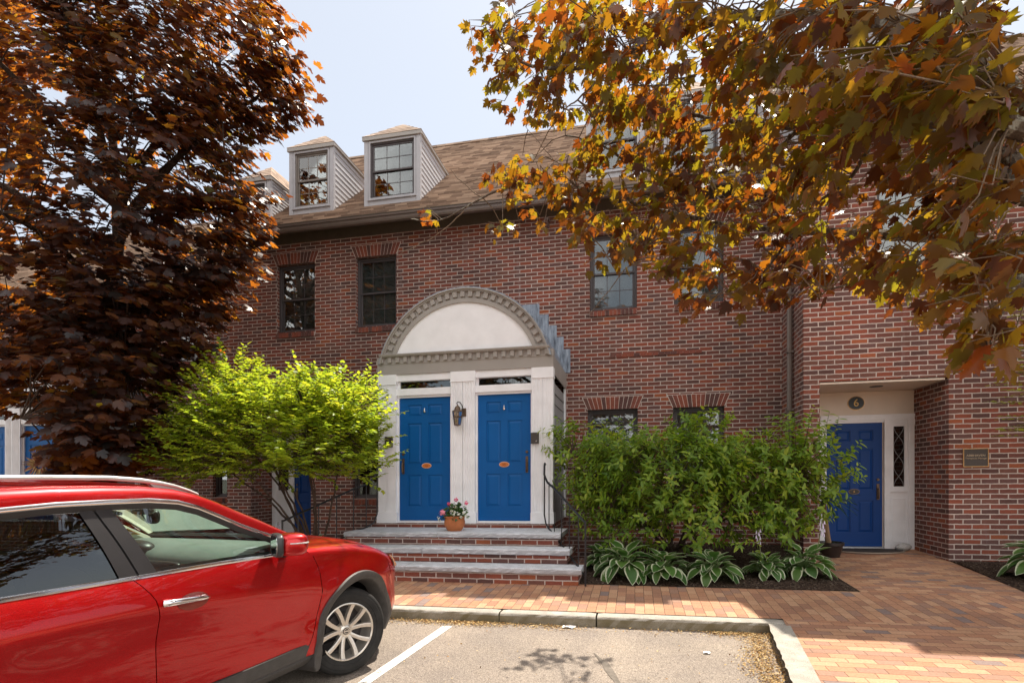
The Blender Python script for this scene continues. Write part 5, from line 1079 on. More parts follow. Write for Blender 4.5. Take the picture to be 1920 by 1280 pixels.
# ------------------------------------------------------------------ the red car
TH = math.radians(9); WX, WY, GZ = -2.30, 4.36, -1.60
FW = (math.sin(TH), math.cos(TH)); RT = (math.cos(TH), -math.sin(TH))
def cw(p):
    """car coordinates (y forward, w to the right of the centre line, z up) -> world"""
    y, w, z = p; l = w - 0.90
    return (WX + FW[0] * y + RT[0] * l, WY + FW[1] * y + RT[1] * l, GZ + z)
car = thing('parked_car', 'red SUV with silver roof rails parked nose to the kerb, front wheel turned', 'car', cw((-1.3, 0, 0)))
class CB(MB):
    def done(s, name, mats, parent=None, smooth=True, angle=40, bevel=0.0, mirror=False, fix=True):
        other = None
        if mirror == 'join':
            n = len(s.v); s.v += [(y, -w, z) for y, w, z in s.v]; s.f += [tuple(i + n for i in f)[::-1] for f in s.f]; s.m += s.m[:]
        elif mirror:
            other = CB(); other.v = [(y, -w, z) for y, w, z in s.v]; other.f = [f[::-1] for f in s.f]; other.m = s.m[:]
        s.xform(cw); o = s.build(name, mats, parent or car, smooth=smooth, angle=angle, bevel=bevel)
        if mirror == 'join':
            bm = bmesh.new(); bm.from_mesh(o.data); bmesh.ops.remove_doubles(bm, verts=bm.verts, dist=0.002); bm.to_mesh(o.data); bm.free()
        if other is not None: other.done(name, mats, parent, smooth, angle, bevel, False, fix)
        return recalc(o) if fix else o
def m_paint():
    t = NT('red metallic car paint'); p = t.obj(); n1 = t.noise(p, 260, 2); 
    c = t.ramp(n1, [(0.35, (0.40, 0.002, 0.004)), (0.65, (0.56, 0.004, 0.006))])
    dust = t.ramp(t.noise(p, 3.2, 6, 0.7), [(0.45, (0.0,) * 3), (0.85, (0.05,) * 3)])
    c = t.mix(dust, c, (0.30, 0.16, 0.12))
    return t.pbr(c, t.math('ADD', 0.28, t.math('MULTIPLY', n1, 0.1)), None, 0.3, 0.72, 0.85)
PAINT = m_paint()
PLAST = m_plain('grey black cladding', (0.055, 0.05, 0.047), 0.55, 0.4, var=0.15, scale=20, bump=0.15)
TRIM = m_plain('satin black trim', (0.028, 0.026, 0.027), 0.4, 0.5)
CHROME = m_plain('chrome strip', (0.80, 0.81, 0.84), 0.12, 0.5, 1.0, 0.02)
RAILM = m_plain('silver roof rail', (0.55, 0.54, 0.53), 0.32, 0.5, 0.6, 0.04)
RUBBER = m_plain('tyre rubber', (0.022, 0.021, 0.020), 0.75, 0.3, var=0.3, scale=14, bump=0.3)
ALLOY = m_plain('machined alloy', (0.70, 0.65, 0.58), 0.28, 0.5, 0.75, 0.06)
ALLOY_D = m_plain('dark alloy', (0.06, 0.055, 0.055), 0.5, 0.4, 0.4)
CGL = m_glass('car side glass', (0.80, 0.92, 0.86), 0.88); CTINT = m_glass('tinted privacy glass', (0.16, 0.16, 0.17), 0.75)
AMBER = m_plain('amber lens', (0.75, 0.26, 0.03), 0.1, 0.6, 0.0, 0.25, 30, coat=1.0); LENS = m_plain('clear lamp lens', (0.62, 0.62, 0.60), 0.08, 0.6, 0.2, 0.1, 40, coat=1.0)
DASH = m_plain('grey dashboard vinyl', (0.24, 0.27, 0.25), 0.6, 0.3); SEATM = m_plain('beige seat cloth', (0.36, 0.33, 0.27), 0.85, 0.2); PILM = m_plain('beige pillar lining', (0.55, 0.52, 0.44), 0.7, 0.2)
I = lambda x, xs, ys: float(np.interp(x, xs, ys))
def prof(y, z):
    zc = I(y, [-1.7, -0.37, 0.5], [0.87, 0.735, 0.76])
    zs_ = [0.18, 0.30, 0.40, zc - 0.15, zc - 0.03, zc + 0.015, zc + 0.12, 1.0, 1.055, 1.10]
    ws_ = [0.835, 0.872, 0.895, 0.882, 0.908, 0.926, 0.921, 0.902, 0.882, 0.850]
    return sum(I(z + d, zs_, ws_) for d in (-0.02, -0.01, 0, 0.01, 0.02)) / 5
AC, AR = (0.11, 0.335), 0.452     # front wheel arch centre and radius
RC = (-2.80, 0.335)
def flare(y, z):
    f = 0.0
    for c in (AC, RC): r = math.hypot(y - c[0], z - c[1]); f += 0.024 * math.exp(-((r - 0.50) / 0.11) ** 2)
    return f
ZT = lambda y: I(y, [-0.9, -0.44, -0.2, 0.07, 0.37, 0.66, 0.77, 0.82, 0.87, 0.92], [1.21, 1.155, 1.14, 1.115, 1.06, 0.965, 0.905, 0.855, 0.78, 0.66])
ZS = lambda y: ZT(y) - 0.115
YCOR = lambda z: I(z, [0.18, 0.29, 0.39, 0.46, 0.64, 0.78, 0.866, 0.955], [0.68, 0.76, 0.87, 0.905, 0.905, 0.85, 0.78, 0.68])
def flank(y, z):
    w = prof(y, z) + flare(y, z)
    if y > -0.55:      # fender: no belt tuck-in
        k = min(1, (y + 0.55) / 0.15); w = w * (1 - k) + (max(w, 0.905 if z > 0.8 else w)) * k
    if y > 0.36:       # plan taper towards the nose
        a = max(0.18, (YCOR(min(z, 0.93)) - 0.36) / 0.80); q = min(0.999, (y - 0.36) / a); w *= (1 - q ** 3.4) ** (1 / 3.4)
    if y < -2.95: q = min(0.999, (-2.95 - y) / 0.62); w *= (1 - q ** 3.2) ** (1 / 3.2)
    return w
def arch_z(y, z0):
    z = z0
    for c in (AC, RC):
        d = abs(y - c[0])
        if d < AR: z = max(z, c[1] + math.sqrt(max(0, AR * AR - d * d)))
    return z
def panel(name, yr, yf, zb, zt, nu=22, nv=16, off=0.0, mat=None, parent=None, arch=True, lip=0.02):
    cb = CB(); rows = []
    for i in range(nv + 1):
        v = i / nv; row = []
        for j in range(nu + 1):
            u = j / nu
            zz = zb + (zt(0) - zb) * v if not callable(zb) else 0
            z_mid = 0.30 + 0.8 * v
            y = yr(z_mid) + (yf(z_mid) - yr(z_mid)) * u
            b = zb(y) if callable(zb) else zb
            if arch: b = arch_z(y, b)
            t = zt(y); z = b + (t - b) * v
            y = yr(z) + (yf(z) - yr(z)) * u
            row.append((y, flank(y, z) + off, z))
        rows.append(row)
    cb.grid(rows)
    edge = rows[0] + [r[-1] for r in rows[1:]] + rows[-1][-2::-1] + [r[0] for r in rows[-2:0:-1]]
    n = len(edge); cb.add(edge + [(y, w - lip, z) for y, w, z in edge], [(i, (i + 1) % n, n + (i + 1) % n, n + i) for i in range(n)])
    return cb.done(name, mat or PAINT, parent, angle=45)
yFd = lambda z: I(z, [0.3, 0.39, 0.461, 0.6, 0.751, 0.932, 1.046, 1.1], [-0.49, -0.463, -0.425, -0.375, -0.348, -0.362, -0.425, -0.50])
yRd = lambda z: I(z, [0.3, 0.853, 0.945, 1.02, 1.10], [-1.673, -1.673, -1.692, -1.73, -1.80])
yRr = lambda z: I(z, [0.3, 0.5, 0.62, 0.75, 0.85, 0.95, 1.1], [-2.31, -2.33, -2.37, -2.48, -2.64, -2.78, -2.92])
fd = panel('front_door', yRd, lambda z: yFd(z) - 0.005, 0.385, lambda y: 1.092)
rd = panel('rear_door', yRr, lambda z: yRd(z) - 0.006, 0.385, lambda y: 1.092)
# front fender with its wheel arch, columns crowded at the arch edges
def fender():
    ys = sorted(set([round(v, 4) for v in list(np.linspace(-0.48, AC[0] - AR - 0.004, 5)) + [AC[0] + AR * math.cos(a) for a in np.linspace(math.pi, 0, 27)] + list(np.linspace(AC[0] + AR + 0.004, 0.90, 16))]))
    rows = []; nv = 16
    for i in range(nv + 1):
        v = i / nv; row = []
        for y in ys:
            b = arch_z(y, 0.30); t = max(b + 0.01, ZS(y)); z = b + (t - b) * v; yy = y
            if y < -0.30: yl = yFd(z) + 0.001; f = (y + 0.48) / 0.18; yy = yl + (-0.30 - yl) * f
            row.append((yy, flank(yy, z), z))
        rows.append(row)
    cb = CB(); cb.grid(rows); e0 = rows[0]; n = len(e0)
    cb.add(e0 + [(y, w - 0.08, z) for y, w, z in e0], [(i, i + 1, n + i + 1, n + i) for i in range(n - 1)])
    return cb.done('fender', PAINT, mirror=True, angle=50)
fender()
def quarter():
    ys = sorted(set([round(v, 4) for v in list(np.linspace(-3.56, RC[0] - AR - 0.004, 7)) + [RC[0] + AR * math.cos(a) for a in np.linspace(math.pi, 0.0, 25)]])); rows = []
    for i in range(15):
        v = i / 14; row = []
        for y in ys:
            b = arch_z(y, 0.30); z = b + (1.095 - b) * v; yy = min(y, yRr(z) - 0.006) if y > -2.95 else y
            row.append((yy, flank(yy, z), z))
        rows.append(row)
    cb = CB(); cb.grid(rows); return cb.done('rear_quarter', PAINT, mirror=True, angle=50)
quarter()
# left-hand doors (out of sight from the right)
for nm, a, b in (('front_door', yRd, lambda z: yFd(z) - 0.005), ('rear_door', yRr, lambda z: yRd(z) - 0.006)):
    cb = CB(); cb.grid([[(a(z) + (b(z) - a(z)) * u, -flank(a(z) + (b(z) - a(z)) * u, z), z) for u in np.linspace(0, 1, 12)] for z in np.linspace(0.385, 1.092, 12)]); cb.done(nm, PAINT)
# hood
rows = []
for y in np.concatenate([np.linspace(-0.46, 0.7, 20), np.linspace(0.73, 0.90, 8)]):
    zs, zt = ZS(y), ZT(y); Wf = flank(y, max(zs, 0.5)); row = []
    for t_ in np.linspace(0, 1, 21):
        q = math.sin(t_ * math.pi / 2); w = Wf * q
        z = zs + (zt - zs) * (max(0, 1 - q ** 4.5)) ** (1 / 2.2) + (0.022 if y > 0.1 else 0.022 - 0.05 * min(1, (0.1 - y) / 0.4)) * (1 - q * q) - (0.016 * math.exp(-((q - 0.80) / 0.04) ** 2) if y < 0.55 else 0)
        yy = y + 0.10 * (1 - q * q) * (1 if y > 0.2 else max(0, (y + 0.46) / 0.66)) 
        row.append((yy, w, z))
    rows.append(row)
cb = CB(); cb.grid(rows); cb.done('hood', PAINT, mirror='join', angle=60)
# fascia round the nose
def plan(z, t_, off=0.0):
    a = max(0.1, (YCOR(z) - 0.36) / 0.80); b = prof(0.36, z) + flare(0.36, z) * 0.2; th = t_ * math.pi / 2
    return (0.36 + (a + 0.07 * t_ + off) * math.sin(th) ** (2 / 3.4), (b + off) * max(0.0, math.cos(th)) ** (2 / 3.4), z)
cb = CB(); cb.grid([[plan(z, t_) for t_ in np.linspace(0.13, 1, 26)] for z in np.linspace(0.29, 0.90, 16)]); cb.done('front_bumper', PAINT, mirror='join', angle=60)
cb = CB(); cb.grid([[plan(z, t_, 0.012) for t_ in np.linspace(0.20, 1, 22)] for z in (0.18, 0.24, 0.30, 0.345)]); cb.done('bumper_lip', PLAST, mirror='join')
cb = CB(); cb.grid([[plan(z, t_, 0.010) for t_ in np.linspace(0.66, 1, 10)] for z in (0.44, 0.55, 0.66, 0.74)]); cb.done('grille', TRIM, mirror='join')
for sx in (1, -1):
    def lamp(t0, t1, z0, z1, off, sl=0.0):
        cb = CB(); cb.grid([[(lambda p: (p[0], sx * p[1], p[2]))(plan(z0 + (z1 - z0) * v + sl * (1 - u), t0 + (t1 - t0) * u, off)) for u in np.linspace(0, 1, 10)] for v in np.linspace(0, 1, 6)]); return cb
    h = lamp(0.30, 0.60, 0.765, 0.885, 0.012, 0.02).done('headlight', LENS); lamp(0.25, 0.40, 0.80, 0.905, 0.018, 0.01).done('turn_lens', AMBER, h)
# greenhouse outlines (y, w, z), right side
CT = [(-3.05, 0.70, 1.40), (-2.75, 0.745, 1.463), (-2.34, 0.762, 1.493), (-2.12, 0.768, 1.508), (-1.87, 0.77, 1.512), (-1.64, 0.77, 1.512), (-1.46, 0.77, 1.495), (-1.32, 0.772, 1.457), (-1.17, 0.775, 1.395), (-1.01, 0.78, 1.325), (-0.84, 0.79, 1.261), (-0.65, 0.80, 1.195), (-0.50, 0.82, 1.135)]
RE = [(-3.1, 0.60, 1.53), (-2.75, 0.645, 1.572), (-2.34, 0.655, 1.592), (-2.12, 0.66, 1.596), (-1.87, 0.66, 1.596), (-1.64, 0.66, 1.587), (-1.43, 0.665, 1.565), (-1.28, 0.675, 1.532), (-1.13, 0.685, 1.482), (-0.95, 0.70, 1.406), (-0.78, 0.715, 1.336), (-0.58, 0.735, 1.242), (-0.40, 0.76, 1.165)]
cb = CB(); rows = []
for k in range(9):
    f = k / 8; b = 0.022 * math.sin(math.pi * f); rows.append([tuple(c[i] + (r[i] - c[i]) * f + (0, b * 0.8, b)[i] for i in range(3)) for c, r in zip(CT, RE)])
cb.grid(rows); cb.done('roof_side', PAINT, mirror=True, angle=70)
roofi = RE[:8]
cb = CB(); rows = []
for (y, w, z) in roofi:
    rows.append([(y + 0.10 * (1 - (q ** 2)) * (1 if y > -1.6 else 0), w * q, z + 0.035 * (1 - q ** 2)) for q in np.linspace(-1, 1, 15)])
cb.grid(rows); cb.done('roof', PAINT, angle=70)
off = lambda P, dy=0, dw=0, dz=0: [(y + dy, w + dw, z + dz) for y, w, z in P]
def ribbon(P, Q, n=3, name='strip', mat=CHROME, bulge=0.004, mirror=False, parent=None):
    cb = CB(); cb.grid([[tuple(p[i] + (q[i] - p[i]) * k / n + (0, bulge * math.sin(math.pi * k / n), 0)[i] for i in range(3)) for p, q in zip(P, Q)] for k in range(n + 1)]); return cb.done(name, mat, parent, mirror=mirror)
Lw = lambda P, dz: [(y, w + 0.010 - dz * 0.25, z + dz) for y, w, z in P]
ribbon(Lw(CT, 0.004), Lw(CT, -0.022), 3, 'chrome_strip', CHROME, 0.006)
ribbon(Lw(CT, -0.021), off(CT, 0, -0.004, -0.055), 3, 'window_trim', TRIM, 0.002)
# belt moulding
BL = [(y, flank(y, 1.085) - 0.008 if y < -0.56 else 0.868, 1.094 + I(y, [-1.2, -0.5], [0, -0.012])) for y in np.linspace(-2.92, -0.52, 30)]
cb = CB(); cb.tube(BL, 0.0135, 8); cb.done('chrome_strip', CHROME, fd)
ribbon(off(BL, 0, -0.004, 0.008), off(BL, 0, -0.012, 0.03), 2, 'window_trim', TRIM, 0.0)
# pillars and glass
gt = lambda y: (I(y, [c[0] for c in CT], [c[1] for c in CT]) - 0.006, I(y, [c[0] for c in CT], [c[2] for c in CT]) - 0.05)
def gpt(y, z):   # point on the side-glass surface
    wt, zt = gt(y); f = min(1.0, max(0, (z - 1.10) / max(0.05, zt - 1.10))); return (y, 0.858 + (wt - 0.858) * f + 0.014 * math.sin(math.pi * f), z)
def glass(name, ya, yb, mat, mirror=True, off_=0.0):
    cb = CB(); rows = []
    for v in np.linspace(0, 1, 9):
        row = []
        for u in np.linspace(0, 1, 15):
            y0, y1 = ya(v), yb(v); y = y0 + (y1 - y0) * u; zt = gt(y)[1] + 0.008; p = gpt(y, 1.098 + max(0.0, zt - 1.098) * v); row.append((p[0], p[1] + off_, p[2]))
        rows.append(row)
    cb.grid(rows); return cb.done(name, mat, mirror=mirror, angle=80)
glass('front_window', lambda v: -1.655 - 0.20 * v, lambda v: -0.56 - 0.02 * v, CGL, True, -0.004)
glass('rear_window', lambda v: -2.88 + 0.10 * v, lambda v: -1.855 - 0.150 * v, CTINT, True, -0.004)
glass('door_pillar', lambda v: -1.75 - 0.180 * v, lambda v: -1.648 - 0.20 * v, TRIM, True, 0.004)
glass('door_pillar', lambda v: -1.86 - 0.150 * v, lambda v: -1.762 - 0.180 * v, TRIM, True, 0.004)
glass('pillar_core', lambda v: -1.86 - 0.150 * v, lambda v: -1.655 - 0.19 * v, TRIM, True, -0.010)
glass('rear_pillar', lambda v: -3.3 + 0.28 * v, lambda v: -2.90 + 0.06 * v, PAINT, True, 0.004)
# windscreen
cb = CB(); rows = []
for v in np.linspace(0, 1, 9):
    yb, zb, wb = -0.44, 1.135, 0.775; yt, zt, wt = -1.275, 1.548, 0.665
    rows.append([(yb + (yt - yb) * v + 0.13 * (1 - q * q), (wb + (wt - wb) * v) * q, zb + (zt - zb) * v + 0.03 * (1 - q * q) * v + 0.02 * math.sin(math.pi * v)) for q in np.linspace(-1, 1, 15)])
cb.grid(rows); cb.done('windscreen', CGL, angle=80)
cb = CB(); cb.grid([[(-0.46 + 0.13 * (1 - q * q) + d, 0.80 * q, 1.128 + e) for q in np.linspace(-1, 1, 11)] for d, e in ((-0.05, 0.03), (0.02, 0.052), (0.07, 0.05), (0.11, -0.02))]); cb.done('cowl', TRIM)
# tail
cb = CB(); rows = []
for z in np.linspace(0.3, 1.1, 8):
    rows.append([(-2.95 - 0.62 * max(0, math.sin(a)) ** (2 / 3.2), flank(-2.95, z) * max(0, math.cos(a)) ** (2 / 3.2), z) for a in np.linspace(0.3, math.pi / 2, 14)])
cb.grid(rows); cb.done('rear_bumper', PAINT, mirror='join')
cb = CB(); cb.grid([[(-3.56 + 0.46 * v, (0.80 - 0.2 * v) * q, 1.08 + 0.47 * v) for q in np.linspace(-1, 1, 7)] for v in np.linspace(0, 1, 5)]); cb.done('rear_screen', CTINT)
# sill cladding, arch trims, mud flap
cb = CB(); rows = []
for z, o in ((0.20, -0.03), (0.235, 0.004), (0.27, 0.016), (0.284, 0.008), (0.29, 0.014), (0.36, 0.016), (0.388, 0.010), (0.392, -0.006)):
    rows.append([(y, prof(y, z) + o, z + I(y, [-2.1, -1.3, -0.4], [-0.012, -0.012, 0.008])) for y in np.linspace(-2.31, -0.345, 24)])
cb.grid(rows); cb.done('sill_cladding', PLAST, mirror=True, angle=30)
for c in (AC, RC):
    cb = CB(); rows = []
    for r, o in ((AR - 0.035, -0.10), (AR - 0.012, 0.006), (AR, 0.018), (AR + 0.03, 0.020), (AR + 0.058, 0.016), (AR + 0.066, -0.004)):
        row = []
        for a in np.linspace(-0.19 if c is AC else -0.1, math.pi + 0.24, 44):
            y, z = c[0] + r * math.cos(a), c[1] + r * math.sin(a); row.append((y, flank(y, max(z, 0.2)) + o, z))
        rows.append(row)
    cb.grid(rows); cb.done('arch_trim', PLAST, mirror=True, angle=35)
    cb = CB(); rows = []
    for a in np.linspace(-0.25, math.pi + 0.25, 26): rows.append([(c[0] + (AR + 0.02) * math.cos(a), w, c[1] + (AR + 0.02) * math.sin(a)) for w in (0.86, 0.45)])
    cb.grid(rows); r2 = [(y, 0.45, z) for (y, w, z) in [r[0] for r in rows]]; cb.add(r2, [tuple(range(len(r2)))]); cb.done('wheel_well', DARK, mirror=True)
cb = CB(); cb.prism([(-0.40, 0.40), (-0.33, 0.40), (-0.315, 0.30), (-0.345, 0.17), (-0.385, 0.155), (-0.41, 0.20)], 'x', 0, 1)
cb.v = [(y, 0.70 + 0.205 * t_, z) for (t_, y, z) in cb.v]; cb.done('mud_flap', PLAST, bevel=0.006, smooth=False, mirror=True)
cb = CB(); cb.box(-3.2, 0.55, -0.80, 0.80, 0.21, 0.30); cb.box(-0.34, -0.24, -0.8, 0.8, 0.3, 0.98); cb.box(-3.0, -0.36, -0.835, 0.835, 0.25, 0.40); cb.done('floor_pan', DARK, smooth=False)
cb = CB(); cb.grid([[(y, 0.80, z) for y in np.linspace(-3.0, -0.33, 6)] for z in (0.4, 0.8, 1.06)]); cb.done('door_lining', m_plain('charcoal lining', (0.05, 0.05, 0.048), 0.8), mirror=True)
# door handle and its cup, a flat disc with recess shade in its paint
for y0, y1, d in ((-1.665, -1.37, fd), (-2.74, -2.46, rd)):
    ym = (y0 + y1) / 2; pts = [(y0, flank(y0, .935) + 0.012, .938), (y0 + 0.03, flank(y0, .935) + 0.034, .939), (ym, flank(ym, .93) + 0.040, .934), (y1 - 0.05, flank(y1, .92) + 0.032, .926), (y1, flank(y1, .92) + 0.006, .921)]
    cb = CB(); lp = limb_path(pts, 6, 0.0); n = len(lp); cb.tube(lp, [0.021 - 0.012 * (k / (n - 1)) ** 1.5 for k in range(n)], 10); cb.done('handle', CHROME, d)
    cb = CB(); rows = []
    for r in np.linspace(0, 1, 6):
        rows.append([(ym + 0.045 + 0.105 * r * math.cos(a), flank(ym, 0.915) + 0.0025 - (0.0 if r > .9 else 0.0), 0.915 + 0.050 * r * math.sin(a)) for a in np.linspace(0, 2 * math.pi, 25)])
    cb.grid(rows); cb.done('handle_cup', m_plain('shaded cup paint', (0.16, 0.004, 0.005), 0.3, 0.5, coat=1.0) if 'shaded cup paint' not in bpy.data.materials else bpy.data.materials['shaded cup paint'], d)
# mirror
def sell(c, r, e, n=20, m=14, cut=None):
    rows = []; sg = lambda v, p: math.copysign(abs(v) ** p, v)
    for i in range(m + 1):
        th = -math.pi / 2 + math.pi * i / m
        rows.append([(c[0] + r[0] * sg(math.cos(th), e) * sg(math.cos(ph), e), c[1] + r[1] * sg(math.cos(th), e) * sg(math.sin(ph), e), c[2] + r[2] * sg(math.sin(th), e)) for ph in [2 * math.pi * k / n for k in range(n)]])
    return rows
def mrot(rows, c, sx, a=-0.62):
    ca, sa = math.cos(a), math.sin(a) * sx
    return [[(c[0] + (y - c[0]) * ca + (w - c[1]) * sa, c[1] - (y - c[0]) * sa + (w - c[1]) * ca, z) for y, w, z in r] for r in rows]
for sx in (1, -1):
    mr = bpy.data.objects.new('side_mirror', None); COL.objects.link(mr); mr.parent = car; mr.empty_display_size = 0.1
    mc = (-0.775, sx * 1.015, 1.172); mr.location = Vector(sh(cw(mc))) - worldloc(car)
    cb = CB(); cb.grid(mrot([[(y if y > mc[0] - 0.08 else mc[0] - 0.08, w, z) for y, w, z in r] for r in sell(mc, (0.10, 0.118, 0.078), 0.62)], mc, sx), closed=True); cb.done('mirror_cap', PAINT, mr, angle=50)
    cb = CB(); cb.grid(mrot([[(mc[0] - 0.115 if y < mc[0] - 0.10 else y, w, z) for y, w, z in r] for r in sell((mc[0] - 0.09, mc[1], mc[2] - 0.002), (0.022, 0.122, 0.081), 0.55)], mc, sx), closed=True); cb.done('mirror_rim', TRIM, mr, angle=50)
    cb = CB(); cb.grid(mrot([[(mc[0] - 0.1165 if y < mc[0] - 0.112 else y, w, z) for y, w, z in r] for r in sell((mc[0] - 0.111, mc[1] + sx * 0.002, mc[2]), (0.006, 0.100, 0.064), 0.6)], mc, sx), closed=True); cb.done('mirror_glass', m_plain('mirror silver', (0.85, 0.87, 0.9), 0.01, 0.5, 1.0, 0.01) if 'mirror silver' not in bpy.data.materials else bpy.data.materials['mirror silver'], mr)
    cb = CB(); cb.grid(mrot([[(y, w, z) for y, w, z in r] for r in sell((mc[0] + 0.013, mc[1] + sx * 0.004, mc[2] + 0.012), (0.092, 0.117, 0.010), 0.62)], mc, sx), closed=True); cb.done('signal_strip', LENS, mr)
    cb = CB(); cb.tube([(-0.69, sx * 0.84, 1.085), (-0.70, sx * 0.90, 1.10), (-0.735, sx * 0.99, 1.125)], [0.035, 0.03, 0.03], 10); cb.done('stalk', TRIM, mr)
# roof rails
for sx in (1, -1):
    R = [(-1.235, 0.668, 1.535), (-1.30, 0.662, 1.562), (-1.38, 0.655, 1.588), (-1.48, 0.65, 1.611), (-1.60, 0.645, 1.629), (-1.78, 0.642, 1.642), (-2.1, 0.64, 1.645), (-2.45, 0.635, 1.643), (-2.75, 0.63, 1.625), (-2.95, 0.62, 1.59), (-3.05, 0.61, 1.56)]
    cb = CB(); rows = []
    for k, (y, w, z) in enumerate(R):
        h = 0.024 if 2 < k < 8 else 0.018; rows.append([(y, sx * (w + a), z + b) for a, b in ((-0.017, -h), (0.017, -h), (0.022, -h * 0.6), (0.018, -0.003), (0.004, 0.003), (-0.012, 0.001), (-0.02, -h * 0.6))])
    cb.grid(rows, closed=True); rl = cb.done('roof_rail', RAILM, angle=60)
    for pl in ([(-1.24, 1.52), (-1.32, 1.555), (-1.40, 1.58), (-1.50, 1.60), (-1.55, 1.60), (-1.52, 1.575), (-1.4, 1.545)], [(-2.70, 1.56), (-2.7, 1.612), (-2.9, 1.58), (-3.03, 1.54)]):
        cb = CB(); cb.prism(pl, 'x', 0, 1); cb.v = [(y, sx * (0.635 + 0.028 * t_), z) for (t_, y, z) in cb.v]; cb.done('rail_foot', RAILM, rl, smooth=False)
# wheels
def wheel(yc, wc, steer, sx):
    wl = bpy.data.objects.new('wheel', None); COL.objects.link(wl); wl.parent = car; wl.empty_display_size = 0.1
    ct = cw((yc, wc, 0.357)); wl.location = Vector(sh(ct)) - worldloc(car)
    c, s = math.cos(steer), math.sin(steer)
    def tf(p):   # wheel space: x along the axle outwards, (a, b) in the wheel plane
        o, a, b = p; w = o * sx; y2 = a * c - w * s; w2 = a * s + w * c
        return cw((yc + y2, wc + w2, 0.357 + b))
    def mk(mb, nm, mat, par=wl, smooth=True, angle=35, bevel=0): mb.xform(tf); return recalc(mb.build(nm, mat, par, smooth=smooth, angle=angle, bevel=bevel))
    tp = [(0.235, -0.10), (0.30, -0.113), (0.34, -0.108), (0.354, -0.088), (0.358, -0.056), (0.351, -0.053), (0.351, -0.046), (0.36, -0.043), (0.36, -0.018), (0.352, -0.015), (0.352, -0.008), (0.36, -0.005), (0.36, 0.02), (0.352, 0.023), (0.352, 0.03), (0.36, 0.033), (0.358, 0.058), (0.354, 0.086), (0.342, 0.104), (0.325, 0.112), (0.318, 0.111), (0.314, 0.114), (0.30, 0.115), (0.272, 0.111), (0.268, 0.106), (0.238, 0.099), (0.23, 0.09)]
    mb = MB(); mb.lathe(tp, (0, 0, 0), 56, axis='x'); mb.v = [(h, a, b) for h, a, b in mb.v]
    mk(mb, 'tyre', RUBBER)
    mb = MB(); mb.lathe([(0.238, 0.094), (0.236, 0.104), (0.229, 0.106), (0.222, 0.099), (0.216, 0.06), (0.20, 0.0), (0.20, -0.09), (0.235, -0.1)], (0, 0, 0), 56, axis='x'); mk(mb, 'rim', ALLOY)
    mb = MB()
    for k in range(5):
        a = 2 * math.pi * k / 5 + 0.42
        for sg in (-1, 1):
            rows = []
            for i in range(9):
                f = i / 8; r = 0.045 + 0.176 * f; da = sg * (0.20 + 0.15 * f ** 1.3); hw = 0.0185 + 0.004 * f ** 3
                px_, pz_ = r * math.cos(a + da), r * math.sin(a + da); tx, tz = -math.sin(a + da), math.cos(a + da); o = 0.066 + 0.030 * f
                rows.append([(o - 0.03, px_ - tx * hw, pz_ - tz * hw), (o, px_ - tx * hw * 0.8, pz_ - tz * hw * 0.8), (o + 0.003, px_, pz_), (o, px_ + tx * hw * 0.8, pz_ + tz * hw * 0.8), (o - 0.03, px_ + tx * hw, pz_ + tz * hw)])
            mb.grid(rows)
    sp_ = mk(mb, 'spokes', ALLOY, angle=50)
    mb = MB(); mb.lathe([(0.0, 0.074), (0.034, 0.074), (0.05, 0.068), (0.066, 0.05), (0.07, 0.02)], (0, 0, 0), 24, axis='x')
    for k in range(5): a = 2 * math.pi * k / 5 + 0.42 + math.pi / 5; mb.lathe([(0.0, 0.062), (0.010, 0.06), (0.012, 0.04)], (0, 0.052 * math.cos(a), 0.052 * math.sin(a)), 6, axis='x')
    mk(mb, 'hub', ALLOY)
    mb = MB(); mb.lathe([(0.0, 0.078), (0.029, 0.078), (0.031, 0.072)], (0, 0, 0), 24, axis='x'); mk(mb, 'centre_cap', TRIM)
    mb = MB(); mb.lathe([(0.019, 0.0785), (0.019, 0.081), (0.024, 0.081), (0.024, 0.0785)], (0, 0, 0), 24, axis='x'); mb.box(0.0785, 0.081, -0.027, 0.027, -0.0055, 0.0055); mk(mb, 'emblem', ALLOY)
    mb = MB(); mb.lathe([(0.0, 0.01), (0.15, 0.01), (0.15, -0.01), (0.0, -0.01)], (0, 0, 0), 32, axis='x'); mb.lathe([(0.15, -0.012), (0.22, -0.03)], (0, 0, 0), 32, axis='x'); mk(mb, 'brake_disc', ALLOY_D)
wheel(0.07, 0.785, math.radians(-24) * -1, 1); wheel(-2.79, 0.785, 0, 1); wheel(0.07, -0.785, math.radians(24), -1); wheel(-2.79, -0.785, 0, -1)
# cabin
cb = CB(); rows = []
for w in np.linspace(-0.78, 0.78, 13):
    hood_ = 0.05 * math.exp(-((w + 0.37) / 0.2) ** 2)
    rows.append([(y, w, z + (hood_ if k in (2, 3) else 0)) for k, (y, z) in enumerate(((-0.40, 1.135), (-0.60, 1.15), (-0.82, 1.13), (-0.95, 1.085), (-0.99, 1.03), (-0.98, 0.95), (-0.92, 0.92), (-0.90, 0.7), (-0.7, 0.5)))])
cb.grid(rows); ds = cb.done('dashboard', DASH, angle=60)
cb = CB(); cb.grid(sell((-0.992, 0.02, 1.005), (0.03, 0.21, 0.04), 0.5), closed=True); cb.done('vent', TRIM, ds)
cb = CB(); cb.box(-1.0, -0.90, -0.16, 0.2, 0.74, 0.92); cb.done('console', TRIM, ds, smooth=False, bevel=0.01)
cb = CB(); cb.grid(sell((-0.92, -0.37, 1.10), (0.10, 0.22, 0.08), 0.8), closed=True); cb.done('instrument_hood', TRIM, ds)
